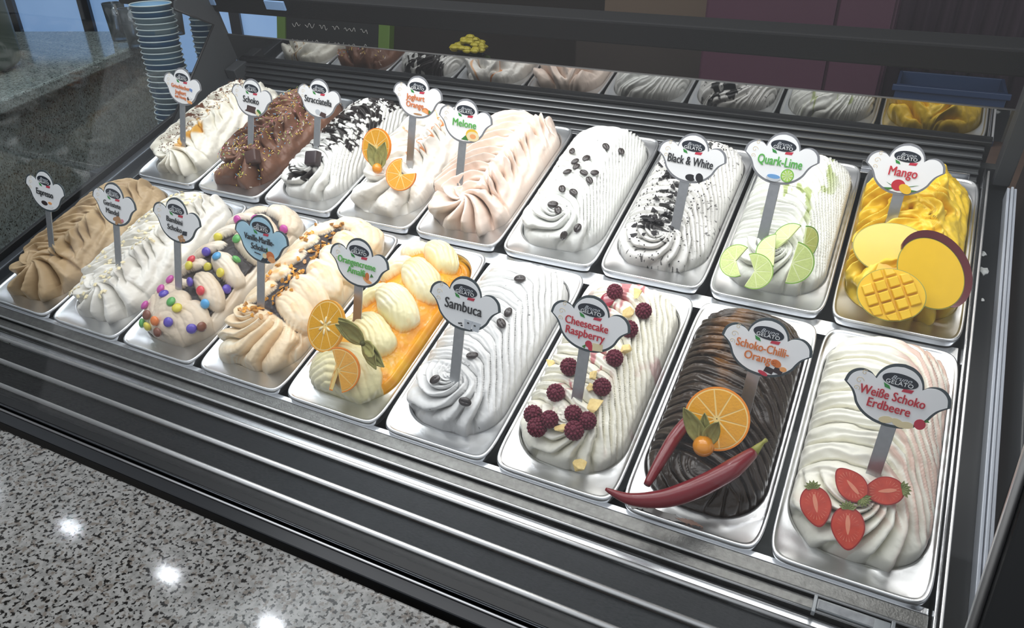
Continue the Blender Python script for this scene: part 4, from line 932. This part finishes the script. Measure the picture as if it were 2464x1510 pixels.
citrus('lime_slice', (1.283, .386, .052), RX(40) @ RY(12), .0255, R_(-110), R_(120), 'cfdf8e', '8fb84a', 'right half of the twisted lime slice at the front left', 'lime slice', 'lime slices on the white ice', **LM)
citrus('lime_slice', (1.301, .430, .058), RX(20) @ RY(-16), .027, R_(100), R_(280), 'd3e19a', '6f9f3a', 'left curled half of the middle lime slice', 'lime slice', 'lime slices on the white ice', **LM)
citrus('lime_slice', (1.328, .411, .058), RX(52) @ RY(14), .030, R_(-95), R_(85), 'cddd8a', '7fae42', 'drooping right half of the middle lime slice', 'lime slice', 'lime slices on the white ice', **LM)
citrus('lime_slice', (1.315, .458, .060), RX(25) @ RY(-20), .024, R_(60), R_(230), 'd3e19a', '6f9f3a', 'rear lime slice lying flat behind the others', 'lime slice', 'lime slices on the white ice', **LM)
citrus('lime_slice', (1.336, .452, .060), RX(60) @ RY(50), .026, R_(-90), R_(95), 'cddd8a', '5f9a36', 'rear lime slice standing upright with dark green rind', 'lime slice', 'lime slices on the white ice', **LM)

# physalis
HUSK = mat('dry_physalis_husk', '84854a', .6, noise=.25, nscale=60, bump=.6, bscale=250, col2='a9a462'); BERRY = mat('physalis_berry', 'e8941c', .22, coat=.6)
def husk(parent, length, width, az, tilt, curl, seed):
    rg2 = random.Random(seed); V = []; F = []; n = 12; m = 6
    for i in range(n + 1):
        t = i / n; wd = width * math.sin(math.pi * min(1, t * .93 + .06)) ** .7 * (1 - .3 * t)
        for j in range(-m, m + 1):
            u = j / m; x = u * wd; y = length * t; z = -.35 * wd * (1 - u * u) * 1.2 + curl * length * t * t + .0009 * math.cos(u * 9) + .0006 * math.sin(t * 17 + u * 5 + seed)
            V.append((x, y, z))
    k = 2 * m + 1
    for i in range(n):
        for j in range(2 * m): F.append((i * k + j, i * k + j + 1, (i + 1) * k + j + 1, (i + 1) * k + j))
    o = mesh_obj('husk_leaf', V, F, HUSK, parent, True); o.matrix_basis = Matrix.Rotation(az, 4, 'Z') @ Matrix.Rotation(tilt, 4, 'X'); md = o.modifiers.new('thickness', 'SOLIDIFY'); md.thickness = .0004; return o
def physalis(loc, rot, label, leaves, berry=True, br=.011):
    e = empty('physalis', loc, rot, label, 'physalis')
    if berry:
        bm = bmesh.new(); sphere(bm, br, Matrix.Identity(4), 24, 16); bm_obj('berry', bm, BERRY, e, True)
    for k, (L_, w_, az, ti, cu) in enumerate(leaves): husk(e, L_, w_, az, ti, cu, k)
    return e
# local frame: z faces the viewer, y points up the slope of sight
VIEW = RX(45)
physalis((1.298, .074, .062), VIEW, 'orange physalis berry with two green husk leaves on dark chocolate ice', [(.052, .012, .62, .25, .1), (.042, .011, -.35, .35, .15), (.040, .009, .15, .2, .0)], br=.0125)
physalis((.604, .4500, .066), VIEW, 'orange physalis between two upright husk leaves beside orange slices', [(.046, .016, .45, .15, .1), (.050, .016, -.30, .35, -.1)], br=.0095).children[0]
ph = physalis((.812, .082, .064), VIEW, 'closed green physalis husk pair lying on the orange sauce ice', [(.050, .015, 1.00, .3, -.15), (.046, .013, .75, .45, .25), (.048, .012, 1.2, .1, .1), (.050, .013, -2.05, .25, -.15), (.046, .012, -1.8, .4, .2), (.046, .011, -2.25, .1, .1)], berry=False)
bm = bmesh.new(); sphere(bm, .004, Matrix.Identity(4), 10, 8); bm_obj('stem_knot', bm, mat('husk_knot', '5a5a30', .7), ph, True)

# chillies
CHI = mat('red_chilli_skin', '741420', .3, coat=.35, noise=.15, nscale=30, bump=.1, bscale=90, spec=.4)
STEM = mat('chilli_stem', '8c8a3c', .5)
def chilli(pts, rads, stem, label):
    e = empty('chilli_pepper', pts[len(pts) // 2], None, label, 'chilli'); o0 = Vector(pts[len(pts) // 2])
    P = catmull(pts, n=7); R2 = []
    for k in range(len(P)):
        t = k / (len(P) - 1) * (len(rads) - 1); i = min(int(t), len(rads) - 2); R2.append(rads[i] + (rads[i + 1] - rads[i]) * (t - i))
    v, f = tube([p - o0 for p in P], R2, 18); mesh_obj('pod', v, f, CHI, e, True)
    v, f = tube([Vector(p) - o0 for p in stem], [.0058, .004, .0022, .0026], 10); mesh_obj('stem', v, f, STEM, e, True)
chilli([(1.2085, -.010, .048), (1.238, -.0115, .046), (1.273, .000, .049), (1.3035, .022, .054), (1.332, .053, .058), (1.352, .086, .060)], [.0018, .0062, .0095, .0115, .0118, .0112, .006], [(1.352, .086, .060), (1.3555, .094, .061), (1.359, .101, .062), (1.362, .103, .066)], 'long dark red chilli lying across the front of the dark chocolate ice')
chilli([(1.251, .010, .050), (1.257, .052, .052), (1.265, .092, .054), (1.283, .138, .056)], [.004, .0068, .0078, .0076, .004], [(1.283, .138, .056), (1.285, .144, .057), (1.287, .150, .058), (1.288, .153, .060)], 'shorter red chilli running back under the orange slice')

# mango pieces
MF = mat('mango_flesh', 'edc028', .32, noise=.06, nscale=60, coat=.3); MG = mat('mango_green_rim', '9a9c4a', .5); MS = mat('mango_red_skin', '5c2228', .4, noise=.15, nscale=50)
def mango(loc, rot, rx, ry, th, skin, label, sa0=0, sa1=TAU, skinw=.0):
    e = empty('mango_slice', loc, rot, label, 'mango slice'); n = 56; V = []; F = []
    prof = ((1., 0.), (.985, -.15), (.93, -.45), (.8, -.75), (.55, -.93), (.2, -1.), (0.001, -1.))
    for s_, z in prof:
        for k in range(n): a = TAU * k / n; V.append((rx * s_ * math.cos(a), ry * s_ * math.sin(a), th * z))
    for j in range(len(prof) - 1):
        for k in range(n): F.append((j * n + k, (j + 1) * n + k, (j + 1) * n + (k + 1) % n, j * n + (k + 1) % n))
    mesh_obj('skin', V, F, skin, e, True)
    for nm, s0, z0, z1, m in (('rim', 1.003, -.001, .0006, MG), ('flesh', .975, -.0008, .0012, MF)):
        o_ = [Vector((rx * s0 * math.cos(TAU * k / n), ry * s0 * math.sin(TAU * k / n))) for k in range(n)]; v, f = prism(o_, z0, z1); mesh_obj(nm, v, f, m, e)
    return e
mango((1.450, .474, .058), RX(33) @ RY(-4) @ RZ(-6), .052, .037, .010, MG, 'large smooth yellow mango slice behind the others')
mango((1.500, .434, .062), RX(40) @ RY(8) @ RZ(-52), .050, .038, .010, MF, 'yellow mango slice edged by a dark red band of skin')
# red skin band standing up around the second slice
e = bpy.data.objects['mango_slice.001']; n = 30; V = []; F = []
for k in range(n + 1):
    a = R_(2) + R_(205) * k / n; g = math.sin(math.pi * k / n) ** .5
    for rr, zz in ((1.0, .0016), (1.0 + .24 * g, .0030), (1.0 + .22 * g, -.006), (1.0, -.004)): V.append((.050 * rr * math.cos(a), .038 * rr * math.sin(a), zz))
for k in range(n):
    for q in range(4): F.append((4 * k + q, 4 * k + (q + 1) % 4, 4 * k + 4 + (q + 1) % 4, 4 * k + 4 + q))
o = mesh_obj('skin_band', V, F, MS, e); o['label'] = 'dark red band of mango skin'
# hedgehog cut half
e = mango((1.459, .384, .058), RX(38) @ RZ(-3), .0415, .0345, .012, MG, 'mango half scored into raised cubes at the front')
ang = R_(33); cell = .0152
for a in range(-4, 5):
    for b in range(-4, 5):
        x = (a + .5) * cell * 1.05; y = b * cell; X = x * math.cos(ang) - y * math.sin(ang); Y_ = x * math.sin(ang) + y * math.cos(ang)
        q = (X / .0405) ** 2 + (Y_ / .0335) ** 2
        if q < .86:
            bm = bmesh.new(); h = .0062 * (1 - q * .55); k = .5 * cell - .0007
            box(bm, -k, k, -k, k, 0, h, .0012, 2)
            for v in bm.verts:
                if v.co.z > h * .5: v.co.x = v.co.x * .88; v.co.y *= .88
            for v in bm.verts:   # stay inside the oval
                gx = X + v.co.x * math.cos(ang) - v.co.y * math.sin(ang); gy = Y_ + v.co.x * math.sin(ang) + v.co.y * math.cos(ang); qq = math.sqrt((gx / .040) ** 2 + (gy / .0332) ** 2)
                if qq > 1: v.co.x -= ((gx - gx / qq) * math.cos(ang) + (gy - gy / qq) * math.sin(ang)); v.co.y -= (-(gx - gx / qq) * math.sin(ang) + (gy - gy / qq) * math.cos(ang))
            o = bm_obj('flesh_cube', bm, MF, e); o.location = (X, Y_, .0010); o.rotation_euler = (R_(rg.uniform(-5, 5)), R_(rg.uniform(-5, 5)), ang)

# strawberry halves
SR = mat('strawberry_skin', '9e1a1c', .35, coat=.3); SF = mat('strawberry_cut', 'b5301f', .35, noise=.18, nscale=120, coat=.4, col2='cc4a34'); SC = mat('strawberry_core', 'e08e72', .4, noise=.1); CX = mat('strawberry_calyx', '7c8450', .6)
def strawberry(x, y, spin, label, s_=1.):
    z = surf(8, 0, x, y); e = empty('strawberry_half', (x, y, z + .010), RX(32) @ RZ(spin), label, 'strawberry', 'strawberry halves on the white and pink ice')
    n = 40; out = []
    for k in range(n):
        a = TAU * k / n; c, s = math.cos(a), math.sin(a)
        yy = s * .0195; xx = c * .0150 * (1 - .30 * max(0, -s) ** 1.5) * (1 + .06 * s)
        if s < 0: yy *= 1.08
        out.append(Vector((xx * s_, yy * s_)))
    V = []; F = []
    prof = ((1, 0), (.98, -.2), (.88, -.55), (.65, -.85), (.3, -1), (.01, -1))
    for sc, zz in prof:
        for p in out: V.append((p.x * sc, p.y * sc, zz * .010))
    for j in range(len(prof) - 1):
        for k in range(n): F.append((j * n + k, (j + 1) * n + k, (j + 1) * n + (k + 1) % n, j * n + (k + 1) % n))
    mesh_obj('body', V, F, SR, e, True)
    v, f = prism(out, -.0004, .0004); mesh_obj('skin_edge', v, f, SR, e)
    v, f = prism([p * .93 for p in out], .0003, .0009); mesh_obj('cut_flesh', v, f, SF, e)
    v, f = prism([Vector((p.x * .14, p.y * .45 + .003)) for p in out], .0008, .0012); mesh_obj('core', v, f, SC, e)
    rays = []
    for k in range(22):
        a = TAU * k / 22; d = Vector((math.cos(a), math.sin(a) * 1.25)); rays.append(poly([(d.x * .0065, d.y * .0075), (d.x * .0112 + .0003, d.y * .0118), (d.x * .0112 - .0003, d.y * .0118)], .0008, .0003))
    v, f = merge(rays); mesh_obj('pale_fibres', v, f, SC, e)
    for k in range(6):
        a = R_(90 + (k - 2.5) * 26); L_ = .010; V = []; 
        pts = [(0, 0, 0), (.0024, L_ * .5, .002), (0, L_, .001), (-.0024, L_ * .5, .002)]
        o = mesh_obj('calyx_leaf', pts + [(p[0], p[1], p[2] - .0006) for p in pts], [(0, 1, 2, 3), (7, 6, 5, 4), (0, 4, 5, 1), (1, 5, 6, 2), (2, 6, 7, 3), (3, 7, 4, 0)], CX, e); o.location = (.0, .0165 * s_, .0008); o.rotation_euler = (0, 0, a - math.pi / 2)
    return e
strawberry(1.428, .053, 22, 'leftmost strawberry half, point towards the lower right', 1.08)
strawberry(1.457, .079, 232, 'strawberry half at the foot of the sign, point towards the upper left')
strawberry(1.490, .085, 112 + 180, 'rightmost strawberry half, point towards the right')
strawberry(1.463, .039, -18 + 30, 'lowest strawberry half in the front centre', 1.12)

# small crumbs, flakes, sprinkles -------------------------------------------
def scatter(name, i, row, n, region, shapef, m, seed, lift=.0006):
    r2 = random.Random(seed); parts_ = []
    for k in range(n):
        x, y = region(r2); v, f = shapef(r2); M_ = frame_on(i, row, x, y, lift, r2.random() * TAU); parts_.append(([M_ @ Vector(p) for p in v], f))
    v, f = merge(parts_); v = [Vector(p) for p in v]; return mesh_obj(name, v, f, m)
def chunk(s, fl=.5):
    def g(r2):
        q = lambda: r2.uniform(.6, 1.2) * s; return [(-q(), -q() * .8, -s * fl), (q(), -q() * .8, -s * fl), (q(), q() * .8, -s * fl), (-q(), q() * .8, -s * fl), (-q() * .6, -q() * .5, s * fl), (q() * .6, -q() * .5, s * fl), (q() * .6, q() * .5, s * fl), (-q() * .6, q() * .5, s * fl)], [(0, 3, 2, 1), (4, 5, 6, 7), (0, 1, 5, 4), (1, 2, 6, 5), (2, 3, 7, 6), (3, 0, 4, 7)]
    return g
def bar(l, w_):
    def g(r2): L_ = l * r2.uniform(.7, 1.2); return [(-L_, -w_, -w_), (L_, -w_, -w_), (L_, w_, -w_), (-L_, w_, -w_), (-L_, -w_, w_), (L_, -w_, w_), (L_, w_, w_), (-L_, w_, w_)], [(0, 3, 2, 1), (4, 5, 6, 7), (0, 1, 5, 4), (1, 2, 6, 5), (2, 3, 7, 6), (3, 0, 4, 7)]
    return g
def rect(cx, cy, a, b, p=1.): return lambda r2: (cx + a * (2 * r2.random() - 1) * r2.random() ** (p - 1 if p > 1 else 0), cy + b * (2 * r2.random() - 1))
def px_(i): return (i + .5) * W + .0035
for cn, cc, sd in (('yellow', 'dcbc5a', 1), ('pink', 'd88a98', 2), ('blue', '6f9fbc', 3), ('white', 'e8e0d0', 4), ('green', '9ab05a', 5)):
    n_ = 240 if cn == 'yellow' else 90
    o = scatter('sugar_sprinkles', 1, 1, n_, rect(px_(1), .56, .062, .16), bar(.0024, .0005), mat('sprinkle_' + cn, cc, .4), sd)
    tag(o, '%s sugar sprinkles scattered over the chocolate brown ice' % cn, 'sprinkles', kind='stuff')
o = scatter('almond_flakes', 1, 0, 120, rect(px_(1) - .012, .18, .045, .15), chunk(.0034, .12), mat('almond_flake', 'f0e2b8', .5), 6, .001); tag(o, 'pale almond flakes scattered over the ivory ice', 'almond flakes', kind='stuff')
o = scatter('praline_crumbs', 0, 1, 260, lambda r2: (px_(0) - .018 + r2.gauss(0, .014), .42 + .29 * r2.random()), chunk(.0011, .5), mat('praline', '6a4028', .7), 7); tag(o, 'brown praline crumbs sprinkled over the honey ice', 'crumbs', kind='stuff')
o = scatter('cookie_crumbs', 6, 1, 260, rect(px_(6) - .008, .55, .05, .15), chunk(.0012, .5), mat('cookie_black', '262426', .7), 8); tag(o, 'black cookie crumbs on the greyish white ice', 'crumbs', kind='stuff')
cmap = [(px_(6) - .02 + r_.gauss(0, .014), .42 + .2 * r_.random()) for r_ in [random.Random(77)] for _ in range(26)]
for k, (x, y) in enumerate(cmap):
    bm = bmesh.new(); pp = [Vector((rg.uniform(-1, 1), rg.uniform(-1, 1), rg.uniform(-.4, .4))) * .0062 for _ in range(9)]
    for p_ in pp: bm.verts.new(p_)
    bmesh.ops.convex_hull(bm, input=bm.verts); o = bm_obj('cookie_piece', bm, mat('cookie_black', '262426', .7)); o.location = (x, y, surf(6, 1, x, y) + .0008); tag(o, 'black cookie piece in the dark band along the greyish white ice', 'cookie', 'cookie pieces on the black and white ice')
# candied apricot pieces
JEL = [mat('candied_apricot', 'eda536', .25, coat=.5, noise=.15, nscale=200), mat('candied_peel_dark', 'b87f2c', .3, coat=.4, noise=.2, nscale=200)]
jm = []
for k in range(6):
    bm = bmesh.new(); pp = [Vector((rg.uniform(-1, 1), rg.uniform(-1, 1), rg.uniform(-.7, .7))).normalized() * .0056 for _ in range(9)]
    for p_ in pp: bm.verts.new(p_)
    bmesh.ops.convex_hull(bm, input=bm.verts); bmesh.ops.bevel(bm, geom=bm.edges[:], offset=.0004, segments=1, affect='EDGES'); me = bpy.data.meshes.new('candied_piece'); bm.to_mesh(me); bm.free(); me.materials.append(JEL[k % 2]); jm.append(me)
spots = [(px_(3) - .002 + rg.gauss(0, .011), .12 + .20 * rg.random()) for _ in range(64)] + [(px_(3) - .012 + rg.gauss(0, .014), .09 + rg.gauss(0, .010)) for _ in range(14)] + [(px_(3) - .045 + rg.gauss(0, .006), .14 + .17 * rg.random()) for _ in range(10)]
for k, (x, y) in enumerate(spots):
    o = bpy.data.objects.new('candied_piece', jm[k % 6]); C.objects.link(o); o.matrix_basis = frame_on(3, 0, x, y, .0012, rg.random() * 6) @ Matrix.Diagonal((1, .8, .7, 1))
    zone = 'on the chocolate strip of the apricot ice' if k < 64 else ('on the front swirl of the apricot ice' if k < 78 else 'on the left flank of the apricot ice')
    tag(o, 'amber candied fruit piece ' + zone, 'candied fruit', 'candied fruit pieces ' + zone)
# spilled ice bits on the right deck and on the frames
ICE = mat('spilled_ice', 'c9ccca', .5)
for k, (x, y, s_, lb) in enumerate(((1.578, .560, .006, 'largest drop of spilled white ice on the dark right deck'), (1.576, .600, .0035, 'small spilled ice drop behind the largest on the right deck'), (1.580, .500, .0022, 'tiny spilled ice drop in front of the largest on the right deck'))):
    bm = bmesh.new(); sphere(bm, s_, Matrix.Diagonal((1, 1.5, .5, 1)), 10, 8)
    for v in bm.verts: v.co *= 1 + .3 * math.sin(v.co.x * 900 + v.co.y * 700)
    o = bm_obj('ice_drop', bm, ICE, None, True); o.location = (x, y, -.029); tag(o, lb, 'spilled ice')
# chocolate smeared on the front flange of the dark chocolate pan
SM = mat('smeared_chocolate', '241b19', .35, noise=.3, coat=.4); SM2 = mat('thin_chocolate_film', '8a6a5c', .4, noise=.3)
def smear(cx, cy, a, b, seed, m, lb, z=.0008):
    r2 = random.Random(seed); n = 36; o_ = [Vector((cx + a * math.cos(TAU * k / n) * (1 + .25 * math.sin(3 * TAU * k / n + seed) + r2.uniform(-.12, .12)), cy + b * math.sin(TAU * k / n) * (1 + r2.uniform(-.3, .3)))) for k in range(n)]
    v, f = prism(o_, -.002, z); tag(mesh_obj('chocolate_smear', v, f, m), lb, 'chocolate smear')
smear(1.238, .012, .014, .009, 1, SM, 'dark chocolate smear in the front left corner of the chilli pan')
smear(1.275, .0075, .030, .004, 2, SM, 'long dark chocolate smear along the front edge of the chilli pan', .0006)
smear(1.302, .0085, .014, .0026, 3, SM2, 'thin pinkish brown chocolate film at the front edge of the chilli pan', .0010)
RASPP = mat('raspberry_sauce', '9c1c34', .15, coat=.8)
bm = bmesh.new(); sphere(bm, .012, Matrix.Diagonal((.9, 1, .22, 1)), 18, 8); o = bm_obj('sauce_pool', bm, RASPP, None, True); o.matrix_basis = frame_on(6, 0, 1.103, .279, .0005, 0); tag(o, 'glossy red sauce pool beside the rearmost raspberry', 'sauce')

# ---------------------------------------------------------------- set the case down on its slope, the shop stays level
for o in list(S.objects):
    if o.parent is None and o.type in ('MESH', 'EMPTY'):
        m = o.matrix_basis.copy()
        o.matrix_basis = (GW if o.name in LEVEL else G) @ m
